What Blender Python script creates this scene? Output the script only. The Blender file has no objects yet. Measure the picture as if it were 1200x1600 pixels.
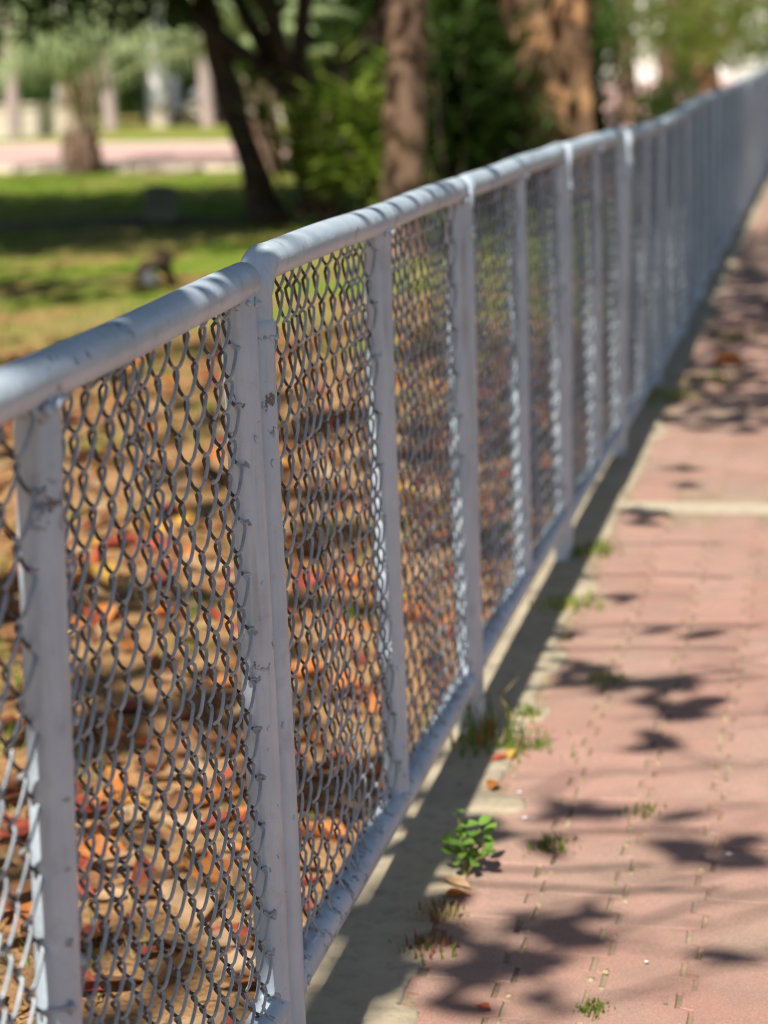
import bpy, math, random
import numpy as np

sc = bpy.context.scene
COL = sc.collection
R = math.radians

# ------------------------------------------------------------------ camera
cam_d = bpy.data.cameras.new('camera')
cam = bpy.data.objects.new('camera', cam_d)
COL.objects.link(cam)
from mathutils import Matrix, Vector
_r = Vector((0.9769188, 0.21070721, -0.03510173))
_u = Vector((-0.01256135, 0.2207077, 0.97525911))
_f = Vector((-0.21324135, 0.95230803, -0.21826027))
_m = Matrix((_r, _u, -_f)).transposed().to_4x4()
_m.translation = Vector((0.63573, -2.19378, 1.21094))
cam.matrix_world = _m
cam_d.sensor_fit = 'VERTICAL'
cam_d.sensor_height = 36.0
cam_d.sensor_width = 27.0
cam_d.lens = 72.0
cam_d.clip_start = 0.05
cam_d.clip_end = 1500
cam_d.dof.use_dof = True
cam_d.dof.focus_distance = 2.29
cam_d.dof.aperture_fstop = 3.9
cam_d.dof.aperture_blades = 9
sc.camera = cam

# ------------------------------------------------------------------ light
SUN_AZ, SUN_EL = 183.0, 50.0
sun_vec = Vector((math.sin(R(SUN_AZ)) * math.cos(R(SUN_EL)), math.cos(R(SUN_AZ)) * math.cos(R(SUN_EL)), math.sin(R(SUN_EL))))
world = bpy.data.worlds.new('World')
sc.world = world
world.use_nodes = True
wn = world.node_tree
sky = wn.nodes.new('ShaderNodeTexSky')
sky.sky_type = 'NISHITA'
sky.sun_disc = False
sky.sun_elevation = R(SUN_EL)
sky.sun_rotation = R(SUN_AZ)
sky.air_density = 1.0
sky.dust_density = 1.0
wn.links.new(sky.outputs[0], wn.nodes['Background'].inputs[0])
wn.nodes['Background'].inputs[1].default_value = 0.055
sun_d = bpy.data.lights.new('sun', 'SUN')
sun_d.energy = 5.0
sun_d.angle = R(0.55)
sun_d.color = (1.0, 0.93, 0.82)
sun = bpy.data.objects.new('sun', sun_d)
sun.rotation_mode = 'QUATERNION'
sun.rotation_quaternion = sun_vec.to_track_quat('Z', 'Y')
COL.objects.link(sun)
sc.view_settings.view_transform = 'Standard'
sc.view_settings.look = 'None'
sc.view_settings.exposure = 0.60
sc.view_settings.gamma = 1.0
sc.view_settings.use_curve_mapping = False
sc.render.engine = 'CYCLES'
sc.cycles.use_denoising = True
sc.cycles.filter_width = 1.05
sc.cycles.max_bounces = 7
sc.cycles.diffuse_bounces = 4
sc.cycles.glossy_bounces = 3
sc.cycles.transmission_bounces = 4
sc.cycles.sample_clamp_indirect = 6.0

# ------------------------------------------------------------------ helpers
rng = np.random.default_rng(7)
random.seed(7)


class MB:
    """collects vertices and faces, then links them as ONE mesh object"""
    def __init__(s):
        s.v, s.f, s.n, s.mi = [], [], 0, None

    def add(s, v, f):
        v = np.asarray(v, float).reshape(-1, 3)
        f = np.asarray(f, int)
        s.v.append(v)
        if len(f):
            s.f.append(f + s.n)
        s.n += len(v)

    def mesh(s, name, mat, smooth=True):
        me = bpy.data.meshes.new(name)
        v = np.concatenate(s.v) if s.v else np.zeros((0, 3))
        me.vertices.add(len(v))
        me.vertices.foreach_set('co', v.ravel())
        loops = np.concatenate([f.ravel() for f in s.f])
        tot = np.concatenate([np.full(len(f), f.shape[1]) for f in s.f])
        start = np.concatenate([[0], np.cumsum(tot)[:-1]])
        me.loops.add(len(loops))
        me.loops.foreach_set('vertex_index', loops.astype(np.int32))
        me.polygons.add(len(tot))
        me.polygons.foreach_set('loop_start', start.astype(np.int32))
        me.polygons.foreach_set('loop_total', tot.astype(np.int32))
        me.polygons.foreach_set('use_smooth', np.full(len(tot), smooth))
        for m_ in (mat if isinstance(mat, (list, tuple)) else (mat,)):
            me.materials.append(m_)
        if s.mi is not None:
            mi = np.zeros(len(tot), np.int32)
            mi[:len(s.mi)] = s.mi
            me.polygons.foreach_set('material_index', mi)
        me.update(calc_edges=True)
        me.validate()
        return me

    def build(s, name, mat, parent=None, smooth=True):
        return link(name, s.mesh(name, mat, smooth), parent)


def link(name, me, parent=None):
    o = bpy.data.objects.new(name, me)
    COL.objects.link(o)
    if parent is not None:
        o.parent = parent
    return o


def empty(name, loc=(0, 0, 0), rot=(0, 0, 0)):
    o = bpy.data.objects.new(name, None)
    o.empty_display_size = 0.1
    o.location = loc
    o.rotation_euler = rot
    COL.objects.link(o)
    return o


def tag(o, label=None, cat=None, group=None, kind=None):
    if label: o['label'] = label
    if cat: o['category'] = cat
    if group: o['group'] = group
    if kind: o['kind'] = kind
    return o


def copy_tree(o, parent=None):
    c = o.copy()
    COL.objects.link(c)
    c.parent = parent
    for ch in o.children:
        copy_tree(ch, c)
    return c


def tube(mb, pts, rad, sides=8, caps=True, ref=(1, 0, 0)):
    pts = np.asarray(pts, float)
    n = len(pts)
    rad = np.broadcast_to(np.asarray(rad, float), (n,))
    t = np.gradient(pts, axis=0)
    t /= np.linalg.norm(t, axis=1, keepdims=True) + 1e-12
    ref = np.asarray(ref, float)
    a = ref - (t @ ref)[:, None] * t
    bad = np.linalg.norm(a, axis=1) < 1e-3
    if bad.any():
        alt = np.array([0.3, 0.5, 0.81])
        a[bad] = alt - (t[bad] @ alt)[:, None] * t[bad]
    a /= np.linalg.norm(a, axis=1, keepdims=True)
    b = np.cross(t, a)
    ang = np.linspace(0, 2 * np.pi, sides, endpoint=False)
    v = pts[:, None, :] + rad[:, None, None] * (np.cos(ang)[None, :, None] * a[:, None, :] + np.sin(ang)[None, :, None] * b[:, None, :])
    v = v.reshape(-1, 3)
    i = np.arange(n - 1)[:, None] * sides
    j = np.arange(sides)[None, :]
    k = (j + 1) % sides
    f = np.stack([i + j, i + k, i + sides + k, i + sides + j], -1).reshape(-1, 4)
    mb.add(v, f)
    if caps:
        for e, s in ((0, 1), (n - 1, -1)):
            ring = v[e * sides:(e + 1) * sides]
            cv = np.vstack([ring, pts[e]])
            q = np.arange(sides)
            mb.add(cv, np.stack([q, (q - s) % sides, np.full(sides, sides)], -1))


def box(mb, lo, hi):
    x0, y0, z0 = lo
    x1, y1, z1 = hi
    v = [(x0, y0, z0), (x1, y0, z0), (x1, y1, z0), (x0, y1, z0), (x0, y0, z1), (x1, y0, z1), (x1, y1, z1), (x0, y1, z1)]
    mb.add(v, [(0, 3, 2, 1), (4, 5, 6, 7), (0, 1, 5, 4), (1, 2, 6, 5), (2, 3, 7, 6), (3, 0, 4, 7)])


def lump(mb, c, r, seed=0, nu=8, nv=6, rough=0.2, base_only=False):
    g = np.random.default_rng(seed)
    r = np.broadcast_to(np.asarray(r, float), (3,))
    th = np.linspace(0, 2 * np.pi, nu, endpoint=False)
    ph = np.linspace(0.12, np.pi - 0.12, nv)
    P, T = np.meshgrid(ph, th, indexing='ij')
    d = np.stack([np.sin(P) * np.cos(T), np.sin(P) * np.sin(T), np.cos(P)], -1)
    s = 1 + rough * g.normal(0, 1, P.shape)
    v = (d * s[..., None]).reshape(-1, 3) * r + np.asarray(c)
    i = np.arange(nv - 1)[:, None] * nu
    j = np.arange(nu)[None, :]
    k = (j + 1) % nu
    mb.add(v, np.stack([i + j, i + nu + j, i + nu + k, i + k], -1).reshape(-1, 4))
    q = np.arange(nu)
    mb.add(v[:nu], q[None, :])
    mb.add(v[-nu:], q[::-1][None, :])


def leaf_cards(mb, centers, size, g, aspect=0.45, droop=0.0):
    """folded diamond leaves at given points with random facing"""
    n = len(centers)
    d = g.normal(0, 1, (n, 3))
    d[:, 2] -= droop
    d /= np.linalg.norm(d, axis=1, keepdims=True)
    up = g.normal(0, 0.6, (n, 3)) + np.array([0, 0, 1.0])
    w = np.cross(d, up)
    w /= np.linalg.norm(w, axis=1, keepdims=True) + 1e-9
    nn = np.cross(w, d)
    L = size * g.uniform(0.6, 1.35, n)[:, None]
    W = L * aspect * g.uniform(0.7, 1.2, n)[:, None]
    a = centers - d * L * 0.5
    e = centers + d * L * 0.5 - nn * L * 0.08
    l = centers + w * W * 0.5 + nn * L * 0.07
    r = centers - w * W * 0.5 + nn * L * 0.07
    v = np.stack([a, l, e, r], 1).reshape(-1, 3)
    i = np.arange(n)[:, None] * 4
    mb.add(v, np.concatenate([i + np.array([0, 2, 1]), i + np.array([0, 3, 2])]))


# ------------------------------------------------------------------ materials
class NT:
    def __init__(s, name):
        s.m = bpy.data.materials.new(name)
        s.m.use_nodes = True
        s.t = s.m.node_tree
        s.b = s.t.nodes['Principled BSDF']
        s.out = s.t.nodes['Material Output']

    def n(s, typ, **kw):
        nd = s.t.nodes.new(typ)
        for k, v in kw.items():
            if isinstance(k, str) and hasattr(nd, k):
                setattr(nd, k, v)
        return nd

    def l(s, a, b):
        s.t.links.new(a, b)

    def coord(s, kind='pos', scale=(1, 1, 1)):
        if kind == 'pos':
            o = s.n('ShaderNodeNewGeometry').outputs['Position']
        else:
            o = s.n('ShaderNodeTexCoord').outputs['Object']
        mp = s.n('ShaderNodeMapping')
        mp.inputs['Scale'].default_value = scale
        s.l(o, mp.inputs['Vector'])
        return mp.outputs[0]

    def noise(s, vec, scale, detail=4, rough=0.55):
        nd = s.n('ShaderNodeTexNoise')
        nd.inputs['Scale'].default_value = scale
        nd.inputs['Detail'].default_value = detail
        nd.inputs['Roughness'].default_value = rough
        s.l(vec, nd.inputs['Vector'])
        return nd.outputs['Fac']

    def ramp(s, fac, stops):
        r = s.n('ShaderNodeValToRGB')
        e = r.color_ramp.elements
        while len(e) < len(stops):
            e.new(0.5)
        for q, (p, c) in zip(e, stops):
            q.position = p
            q.color = (c[0], c[1], c[2], 1) if not isinstance(c, (int, float)) else (c, c, c, 1)
        s.l(fac, r.inputs[0])
        return r.outputs[0]

    def mix(s, fac, a, b, mode='MIX'):
        m = s.n('ShaderNodeMix')
        m.data_type = 'RGBA'
        m.blend_type = mode
        for val, idx in ((fac, 0), (a, 6), (b, 7)):
            if isinstance(val, (int, float)):
                m.inputs[idx].default_value = val if idx == 0 else (val, val, val, 1)
            elif isinstance(val, tuple):
                m.inputs[idx].default_value = (*val, 1)
            else:
                s.l(val, m.inputs[idx])
        return m.outputs[2]

    def math(s, op, a, b=0.0):
        m = s.n('ShaderNodeMath')
        m.operation = op
        for i, val in enumerate((a, b)):
            if isinstance(val, (int, float)):
                m.inputs[i].default_value = val
            else:
                s.l(val, m.inputs[i])
        return m.outputs[0]

    def bump(s, h, strength=0.3, dist=0.002):
        b = s.n('ShaderNodeBump')
        b.inputs['Strength'].default_value = strength
        b.inputs['Distance'].default_value = dist
        s.l(h, b.inputs['Height'])
        s.l(b.outputs[0], s.b.inputs['Normal'])
        return b

    def base(s, c, rough=0.6, metal=0.0, spec=None):
        if isinstance(c, tuple):
            s.b.inputs['Base Color'].default_value = (*c, 1)
        else:
            s.l(c, s.b.inputs['Base Color'])
        if isinstance(rough, (int, float)):
            s.b.inputs['Roughness'].default_value = rough
        else:
            s.l(rough, s.b.inputs['Roughness'])
        s.b.inputs['Metallic'].default_value = metal
        if spec is not None:
            s.b.inputs['Specular IOR Level'].default_value = spec
        return s.m


def mat_paint():
    k = NT('silver_paint')
    v = k.coord('pos')
    vs = k.coord('pos', (1, 1, 0.06))
    vr = k.coord('pos', (1, 0.12, 1))
    big = k.noise(v, 7, 5)
    col = k.ramp(big, [(0.3, (0.43, 0.535, 0.635)), (0.7, (0.58, 0.675, 0.765))])
    brush = k.noise(vs, 160, 4, 0.6)
    brushr = k.noise(vr, 160, 4, 0.6)
    col = k.mix(k.ramp(brush, [(0.50, 0.0), (0.85, 0.35)]), col, (0.30, 0.36, 0.43))
    drip = k.math('MULTIPLY', k.ramp(k.noise(vs, 45, 3, 0.5), [(0.56, 0.0), (0.66, 0.55)]), k.ramp(k.noise(v, 8, 3), [(0.45, 0.0), (0.62, 1.0)]))
    col = k.mix(drip, col, (0.30, 0.29, 0.27))
    grime = k.ramp(k.noise(v, 20, 7, 0.75), [(0.54, 0.0), (0.80, 0.5)])
    col = k.mix(grime, col, (0.24, 0.22, 0.19))
    chipn = k.noise(v, 48, 7, 0.66)
    zone = k.noise(v, 4.2, 2)
    chip = k.math('MULTIPLY', k.ramp(chipn, [(0.575, 0.0), (0.59, 1.0)]), k.ramp(zone, [(0.56, 0.0), (0.605, 1.0)]))
    fine = k.ramp(k.noise(v, 230, 3, 0.5), [(0.72, 0.0), (0.745, 0.5)])
    chipall = k.math('MAXIMUM', chip, fine)
    chipcol = k.ramp(k.noise(v, 60, 2), [(0.45, (0.15, 0.20, 0.29)), (0.62, (0.17, 0.15, 0.13))])
    col = k.mix(chipall, col, chipcol)
    h = k.math('ADD', k.math('MULTIPLY', k.noise(v, 26, 3), 1.6), k.math('ADD', k.math('MULTIPLY', brush, 0.35), k.math('MULTIPLY', brushr, 0.35)))
    h = k.math('SUBTRACT', k.math('ADD', h, k.math('MULTIPLY', k.noise(v, 120, 3), 0.7)), k.math('MULTIPLY', chipall, 0.9))
    k.bump(h, 0.5, 0.0016)
    return k.base(col, k.ramp(k.noise(v, 30, 4), [(0.3, 0.34), (0.7, 0.52)]), 0.12)


def mat_wire():
    k = NT('galvanised_wire')
    v = k.coord('pos')
    n1 = k.noise(v, 30, 4, 0.6)
    col = k.ramp(n1, [(0.35, (0.26, 0.30, 0.335)), (0.6, (0.40, 0.45, 0.49)), (0.8, (0.54, 0.57, 0.59))])
    rust = k.ramp(k.noise(v, 90, 3, 0.6), [(0.62, 0.0), (0.72, 0.5)])
    col = k.mix(rust, col, (0.13, 0.10, 0.08))
    k.bump(k.noise(v, 500, 2), 0.2, 0.0006)
    return k.base(col, 0.45, 0.25)


def mat_paver():
    k = NT('pink_paver')
    v = k.coord('pos')
    oi = k.n('ShaderNodeObjectInfo')
    col = k.ramp(oi.outputs['Random'], [(0.0, (0.37, 0.20, 0.155)), (0.5, (0.41, 0.226, 0.178)), (1.0, (0.455, 0.262, 0.214))])
    cells = k.noise(v, 3.0, 2)
    col = k.mix(k.ramp(cells, [(0.35, 0.0), (0.7, 0.45)]), col, (0.45, 0.32, 0.255))
    st = k.noise(v, 1.7, 5, 0.6)
    col = k.mix(k.ramp(st, [(0.46, 0.0), (0.64, 0.8)]), col, (0.36, 0.275, 0.21))
    st2 = k.noise(v, 9, 5, 0.65)
    col = k.mix(k.ramp(st2, [(0.46, 0.0), (0.70, 0.6)]), col, (0.27, 0.20, 0.155))
    g = k.noise(v, 350, 3, 0.7)
    col = k.mix(k.ramp(g, [(0.38, 0.5), (0.56, 0.0)]), col, (0.20, 0.12, 0.10))
    g2 = k.noise(v, 420, 2, 0.6)
    col = k.mix(k.ramp(g2, [(0.58, 0.0), (0.72, 0.5)]), col, (0.62, 0.48, 0.42))
    k.bump(k.math('ADD', g, k.noise(v, 60, 3)), 0.4, 0.0012)
    return k.base(col, 0.85, 0, 0.3)


def mat_rock(name, c0, c1, c2, s1=3.0, s2=40.0, rough=0.9, bump=0.5, bd=0.003, obj='pos'):
    k = NT(name)
    v = k.coord(obj)
    col = k.ramp(k.noise(v, s1, 6, 0.6), [(0.3, c0), (0.65, c1)])
    n2 = k.noise(v, s2, 5, 0.65)
    col = k.mix(k.ramp(n2, [(0.5, 0.0), (0.72, 0.7)]), col, c2)
    n3 = k.noise(v, s2 * 8, 3, 0.6)
    k.bump(k.math('ADD', n2, k.math('MULTIPLY', n3, 0.5)), bump, bd)
    return k.base(col, rough, 0, 0.3)


def mat_leaf(name, c0, c1, trans=0.35, rough=0.5, scale=2.5, vein=None):
    k = NT(name)
    v = k.coord('pos')
    oi = k.n('ShaderNodeObjectInfo')
    n1 = k.noise(v, scale * 6, 3)
    col = k.ramp(n1, [(0.32, c0), (0.68, c1)])
    hs = k.n('ShaderNodeHueSaturation')
    k.l(col, hs.inputs['Color'])
    k.l(k.math('ADD', k.math('MULTIPLY', oi.outputs['Random'], 0.5), 0.75), hs.inputs['Value'])
    k.base(hs.outputs[0], rough + .12, 0, 0.16)
    tr = k.n('ShaderNodeBsdfTranslucent')
    k.l(hs.outputs[0], tr.inputs[0])
    mx = k.n('ShaderNodeMixShader')
    mx.inputs[0].default_value = trans
    k.l(k.b.outputs[0], mx.inputs[1])
    k.l(tr.outputs[0], mx.inputs[2])
    k.l(mx.outputs[0], k.out.inputs[0])
    return k.m


def mat_bark(name, c0, c1, c2, sc_=8.0):
    k = NT(name)
    v = k.coord('pos', (1, 1, 0.35))
    w = k.coord('pos')
    n1 = k.noise(v, sc_ * 2.2, 6, 0.65)
    col = k.ramp(n1, [(0.3, c0), (0.7, c1)])
    n2 = k.noise(w, sc_ * 0.6, 4, 0.6)
    col = k.mix(k.ramp(n2, [(0.48, 0.0), (0.62, 0.8)]), col, c2)
    k.bump(k.math('ADD', n1, k.noise(v, sc_ * 8, 3)), 0.8, 0.02)
    return k.base(col, 0.9, 0, 0.2)


def mat_ground():
    k = NT('lawn_and_soil')
    g = k.n('ShaderNodeNewGeometry').outputs['Position']
    sep = k.n('ShaderNodeSeparateXYZ')
    k.l(g, sep.inputs[0])
    v = k.coord('pos')
    n1 = k.noise(v, 0.9, 5, 0.6)
    n2 = k.noise(v, 6, 5, 0.65)
    n3 = k.noise(v, 45, 4, 0.7)
    soil = k.ramp(n2, [(0.3, (0.30, 0.16, 0.068)), (0.7, (0.50, 0.30, 0.14))])
    soil = k.mix(k.ramp(n3, [(0.45, 0.0), (0.7, 0.6)]), soil, (0.17, 0.095, 0.05))
    green = k.ramp(n2, [(0.3, (0.105, 0.185, 0.016)), (0.7, (0.26, 0.33, 0.042))])
    dry = k.mix(k.ramp(n3, [(0.4, 0.0), (0.7, 0.5)]), (0.36, 0.27, 0.11), (0.18, 0.12, 0.05))
    far = k.math('MULTIPLY', k.math('SUBTRACT', sep.outputs[1], 5.0), 0.11)
    m = k.math('ADD', k.math('ADD', far, k.math('MULTIPLY', k.math('SUBTRACT', n1, 0.5), 2.6)), 0.0)
    grassfac = k.ramp(m, [(0.15, 0.0), (0.5, 1.0)])
    dryfac = k.ramp(k.noise(v, 0.55, 4, 0.55), [(0.46, 0.0), (0.56, 0.9)])
    col = k.mix(grassfac, soil, green)
    col = k.mix(k.math('MULTIPLY', dryfac, grassfac), col, dry)
    k.bump(k.math('ADD', n2, n3), 0.8, 0.02)
    return k.base(col, 0.95, 0, 0.15)


M = {}
M['paint'] = mat_paint()
M['wire'] = mat_wire()
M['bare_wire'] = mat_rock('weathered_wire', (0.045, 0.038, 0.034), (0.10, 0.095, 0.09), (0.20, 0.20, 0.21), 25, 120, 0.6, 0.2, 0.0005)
M['paver'] = mat_paver()
M['joint'] = mat_rock('joint_sand', (0.24, 0.175, 0.12), (0.38, 0.29, 0.20), (0.13, 0.10, 0.06), 12, 90)
M['debris'] = mat_rock('joint_debris', (0.30, 0.24, 0.10), (0.50, 0.42, 0.26), (0.14, 0.13, 0.05), 30, 90)
M['curb'] = mat_rock('curb_concrete', (0.34, 0.29, 0.205), (0.48, 0.41, 0.295), (0.22, 0.19, 0.145), 2.2, 28, 0.9, 0.6, 0.003)
M['band'] = mat_rock('band_concrete', (0.42, 0.355, 0.265), (0.52, 0.45, 0.35), (0.30, 0.25, 0.185), 2.2, 30)
M['asphalt'] = mat_rock('asphalt', (0.045, 0.045, 0.045), (0.06, 0.06, 0.06), (0.09, 0.09, 0.085), 2, 60)
M['ground'] = mat_ground()
M['dark_patch'] = mat_rock('dark_brown_patch', (0.05, 0.035, 0.025), (0.09, 0.06, 0.04), (0.02, 0.015, 0.01), 4, 30)
M['grey_stone'] = mat_rock('grey_stone', (0.14, 0.15, 0.12), (0.22, 0.22, 0.19), (0.10, 0.11, 0.08), 4, 40, 0.9, 0.5, 0.004, 'obj')
M['pale_stone'] = mat_rock('pale_stone', (0.13, 0.14, 0.155), (0.20, 0.215, 0.23), (0.11, 0.11, 0.11), 6, 40, 0.8, 0.4, 0.003, 'obj')
M['pink_path'] = mat_rock('pink_path', (0.52, 0.32, 0.28), (0.62, 0.42, 0.37), (0.45, 0.33, 0.28), 0.8, 9)
M['cream'] = mat_rock('cream_render', (0.60, 0.52, 0.42), (0.70, 0.63, 0.53), (0.48, 0.42, 0.34), 0.6, 6)
M['white'] = mat_rock('white_paint', (0.68, 0.67, 0.64), (0.80, 0.79, 0.77), (0.5, 0.49, 0.46), 0.8, 8)
M['bark_dark'] = mat_bark('dark_bark', (0.035, 0.026, 0.02), (0.08, 0.058, 0.045), (0.11, 0.07, 0.05))
M['bark_brown'] = mat_bark('brown_bark', (0.10, 0.065, 0.047), (0.23, 0.15, 0.105), (0.36, 0.23, 0.15), 6)
M['bark_orange'] = mat_bark('orange_bark', (0.06, 0.038, 0.028), (0.28, 0.165, 0.095), (0.47, 0.255, 0.125), 7)
M['palm_bark'] = mat_bark('palm_bark', (0.14, 0.085, 0.065), (0.28, 0.18, 0.14), (0.36, 0.25, 0.19), 9)
M['palm_smooth'] = mat_bark('smooth_palm_bark', (0.36, 0.28, 0.27), (0.48, 0.39, 0.37), (0.40, 0.33, 0.31), 3)
M['boot'] = mat_bark('palm_boot', (0.58, 0.44, 0.35), (0.72, 0.62, 0.53), (0.60, 0.40, 0.28), 6)
M['frond'] = mat_leaf('silver_frond', (0.25, 0.34, 0.15), (0.44, 0.52, 0.28), 0.35, 0.4, 0.6)
M['rachis'] = mat_leaf('frond_rib', (0.32, 0.33, 0.14), (0.42, 0.40, 0.18), 0.0)
M['leaf_dark'] = mat_leaf('dark_leaves', (0.022, 0.048, 0.008), (0.055, 0.10, 0.014), 0.28)
M['leaf_mid'] = mat_leaf('mid_leaves', (0.040, 0.080, 0.014), (0.090, 0.140, 0.025), 0.35)
M['leaf_light'] = mat_leaf('light_leaves', (0.085, 0.14, 0.02), (0.17, 0.22, 0.04), 0.4)
M['leaf_autumn'] = mat_leaf('brownish_leaves', (0.20, 0.14, 0.06), (0.34, 0.22, 0.10), 0.35)
M['blade'] = mat_leaf('shrub_blades', (0.035, 0.075, 0.014), (0.095, 0.16, 0.035), 0.3, 0.4, 0.8)
M['blade_sunlit'] = mat_leaf('sunlit_shrub_blades', (0.08, 0.15, 0.018), (0.28, 0.34, 0.06), 0.4, 0.4, 0.8)  # lighter copy of the shrub blades, sunlight put into the leaf colour
M['hedge'] = mat_leaf('hedge_leaves', (0.025, 0.06, 0.010), (0.055, 0.105, 0.018), 0.25)
M['grass'] = mat_leaf('grass_blades', (0.10, 0.18, 0.020), (0.22, 0.30, 0.05), 0.35, 0.5, 0.3)
M['dry_grass'] = mat_leaf('dry_grass_blades', (0.34, 0.27, 0.12), (0.48, 0.38, 0.18), 0.3, 0.6, 0.3)
M['weed'] = mat_leaf('weed_leaves', (0.14, 0.30, 0.04), (0.24, 0.42, 0.08), 0.3, 0.4, 9)
M['stem'] = mat_leaf('weed_stem', (0.22, 0.24, 0.08), (0.34, 0.28, 0.12), 0.0)
for nm, c0, c1 in (('orange', (0.42, 0.13, 0.035), (0.64, 0.27, 0.08)), ('red', (0.28, 0.05, 0.035), (0.50, 0.13, 0.075)),
                   ('yellow', (0.55, 0.30, 0.05), (0.68, 0.44, 0.12)), ('brown', (0.16, 0.075, 0.035), (0.30, 0.15, 0.075)),
                   ('tan', (0.42, 0.27, 0.14), (0.58, 0.40, 0.24))):
    M['fall_' + nm] = mat_leaf('fallen_leaf_' + nm, c0, c1, 0.22, 0.55, 8)
M['black'] = NT('black_plastic').base((0.02, 0.02, 0.022), 0.45)
M['scooter_grey'] = NT('scooter_grey').base((0.25, 0.26, 0.29), 0.3, 0.2)
M['metal_dark'] = NT('dark_metal').base((0.03, 0.03, 0.03), 0.5, 0.5)
M['glass'] = NT('window_glass').base((0.05, 0.06, 0.07), 0.1)
M['roof'] = mat_rock('roof_tiles', (0.22, 0.09, 0.06), (0.32, 0.14, 0.09), (0.15, 0.07, 0.05), 1, 8)

# ------------------------------------------------------------------ ground, pavement, curb
def ground_sheet():
    xs = np.unique(np.round(np.concatenate([[-400, -150, -60, -35, -22], np.arange(-16, -4, 0.5), np.arange(-4, -0.15, 0.12), [-0.10, -0.052, -0.04, 0.5, 3, 8, 20, 60, 150, 400]]), 3))
    ys = np.unique(np.round(np.concatenate([[-200, -60, -20, -8], np.arange(-4, 9, 0.12), np.arange(9, 30, 0.5), [35, 45, 60, 90, 150, 300, 600]]), 3))
    X, Y = np.meshgrid(xs, ys, indexing='ij')
    Z = 0.012 * np.sin(X * 3.1 + 1.3 * np.sin(Y * 1.7)) * np.sin(Y * 2.3) + rng.normal(0, 0.005, X.shape)
    Z = np.where((X < -0.09) & (X > -20), Z, 0) - 0.012
    Z = np.where(X > -0.045, -0.09, Z)
    nx, ny = len(xs), len(ys)
    i = np.arange(nx - 1)[:, None] * ny
    j = np.arange(ny - 1)[None, :]
    f = np.stack([i + j, i + ny + j, i + ny + j + 1, i + j + 1], -1).reshape(-1, 4)
    mb = MB()
    mb.add(np.stack([X, Y, Z], -1).reshape(-1, 3), f)
    tag(mb.build('ground', M['ground']), kind='structure')


ground_sheet()

PW, PL, AMP, GAP = 0.12, 0.20, 0.009, 0.0065
PX0 = 0.10


def paver_outline(w, l, amp, gap, seed):
    g = np.random.default_rng(seed)
    hl = l / 2 - gap * 0.16
    ys = [-hl, -0.053, -0.047, -0.003, 0.003, 0.047, 0.053, hl]
    off = [amp, amp, -amp, -amp, amp, amp, -amp, -amp]
    R_ = [(w / 2 - gap / 2 + o + g.normal(0, .0006), y + g.normal(0, .0004)) for o, y in zip(off, ys)]
    L_ = [(-w / 2 + gap / 2 + o + g.normal(0, .0006), y + g.normal(0, .0004)) for o, y in zip(off, ys)]
    return np.array(R_ + L_[::-1])


def paver_mesh(seed):
    o = paver_outline(PW, PL, AMP, GAP, seed)
    n = len(o)
    c = o.mean(0)
    inner = o + (c - o) / np.linalg.norm(o - c, axis=1, keepdims=True) * 0.0015
    v = np.vstack([np.c_[inner, np.zeros(n)], np.c_[o, np.full(n, -0.0016)], np.c_[o, np.full(n, -0.03)]])
    mb = MB()
    q = np.arange(n)
    k = (q + 1) % n
    faces4 = np.concatenate([np.stack([q + n, k + n, k, q], -1), np.stack([q + 2 * n, k + 2 * n, k + n, q + n], -1)])
    mb.add(v, faces4)
    # top as a quad strip between left and right sides
    h = n // 2
    top = [(i, i + 1, n - 2 - i, n - 1 - i)[::-1] for i in range(h - 1)]
    mb.add(v[:n], np.array([t[::-1] for t in top]))
    return mb.mesh('paver', M['paver'], smooth=False)


# bed of sand under the pavers, the pavement itself
mb = MB()
box(mb, (-0.03, -4.0, -0.08), (2.32, 60.0, -0.0045))
pavement = tag(mb.build('pavement', M['joint'], smooth=False), kind='structure')
pmeshes = [paver_mesh(s) for s in range(5)]
BAND0, BAND1 = 3.12, 3.27
singles = []
farb = MB()
pg = np.random.default_rng(11)
for ci in range(18):
    cx = PX0 + PW * (ci + 0.5)
    y0 = -3.0 - (PL / 2 if ci % 2 else 0)
    for rj in range(300):
        cy = y0 + PL * rj
        if cy > 56: break
        if BAND0 - PL / 2 < cy < BAND1 + PL / 2:
            continue
        dz, tx, ty = pg.normal(0, 0.0013), pg.normal(0, 0.008), pg.normal(0, 0.009)
        if ci < 6 and -0.2 < cy < 9.6:
            singles.append((cx, cy, dz, tx, ty))
        else:
            w, l = PW / 2 - GAP / 2, PL / 2 - GAP * .18
            v = [(cx - w, cy - l, dz), (cx + w, cy - l, dz), (cx + w, cy + l, dz), (cx - w, cy + l, dz)]
            vb = [(a, b, -0.02) for a, b, _ in v]
            farb.add(v + vb, [(0, 1, 2, 3), (4, 5, 1, 0), (5, 6, 2, 1), (6, 7, 3, 2), (7, 4, 0, 3)])
singles.sort(key=lambda s: s[1])
for n, (cx, cy, dz, tx, ty) in enumerate(singles[:295]):
    o = link('paver', pmeshes[n % 5], pavement)
    o.location = (cx, cy, dz)
    o.rotation_euler = (tx, ty, 0)
for (cx, cy, dz, tx, ty) in singles[295:]:
    w, l = PW / 2 - GAP / 2, PL / 2 - GAP * .18
    v = [(cx - w, cy - l, dz), (cx + w, cy - l, dz), (cx + w, cy + l, dz), (cx - w, cy + l, dz)]
    farb.add(v + [(a, b, -0.02) for a, b, _ in v], [(0, 1, 2, 3), (4, 5, 1, 0), (5, 6, 2, 1), (6, 7, 3, 2), (7, 4, 0, 3)])
tag(farb.build('paver_field', M['paver'], pavement, smooth=False), kind='stuff')
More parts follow.
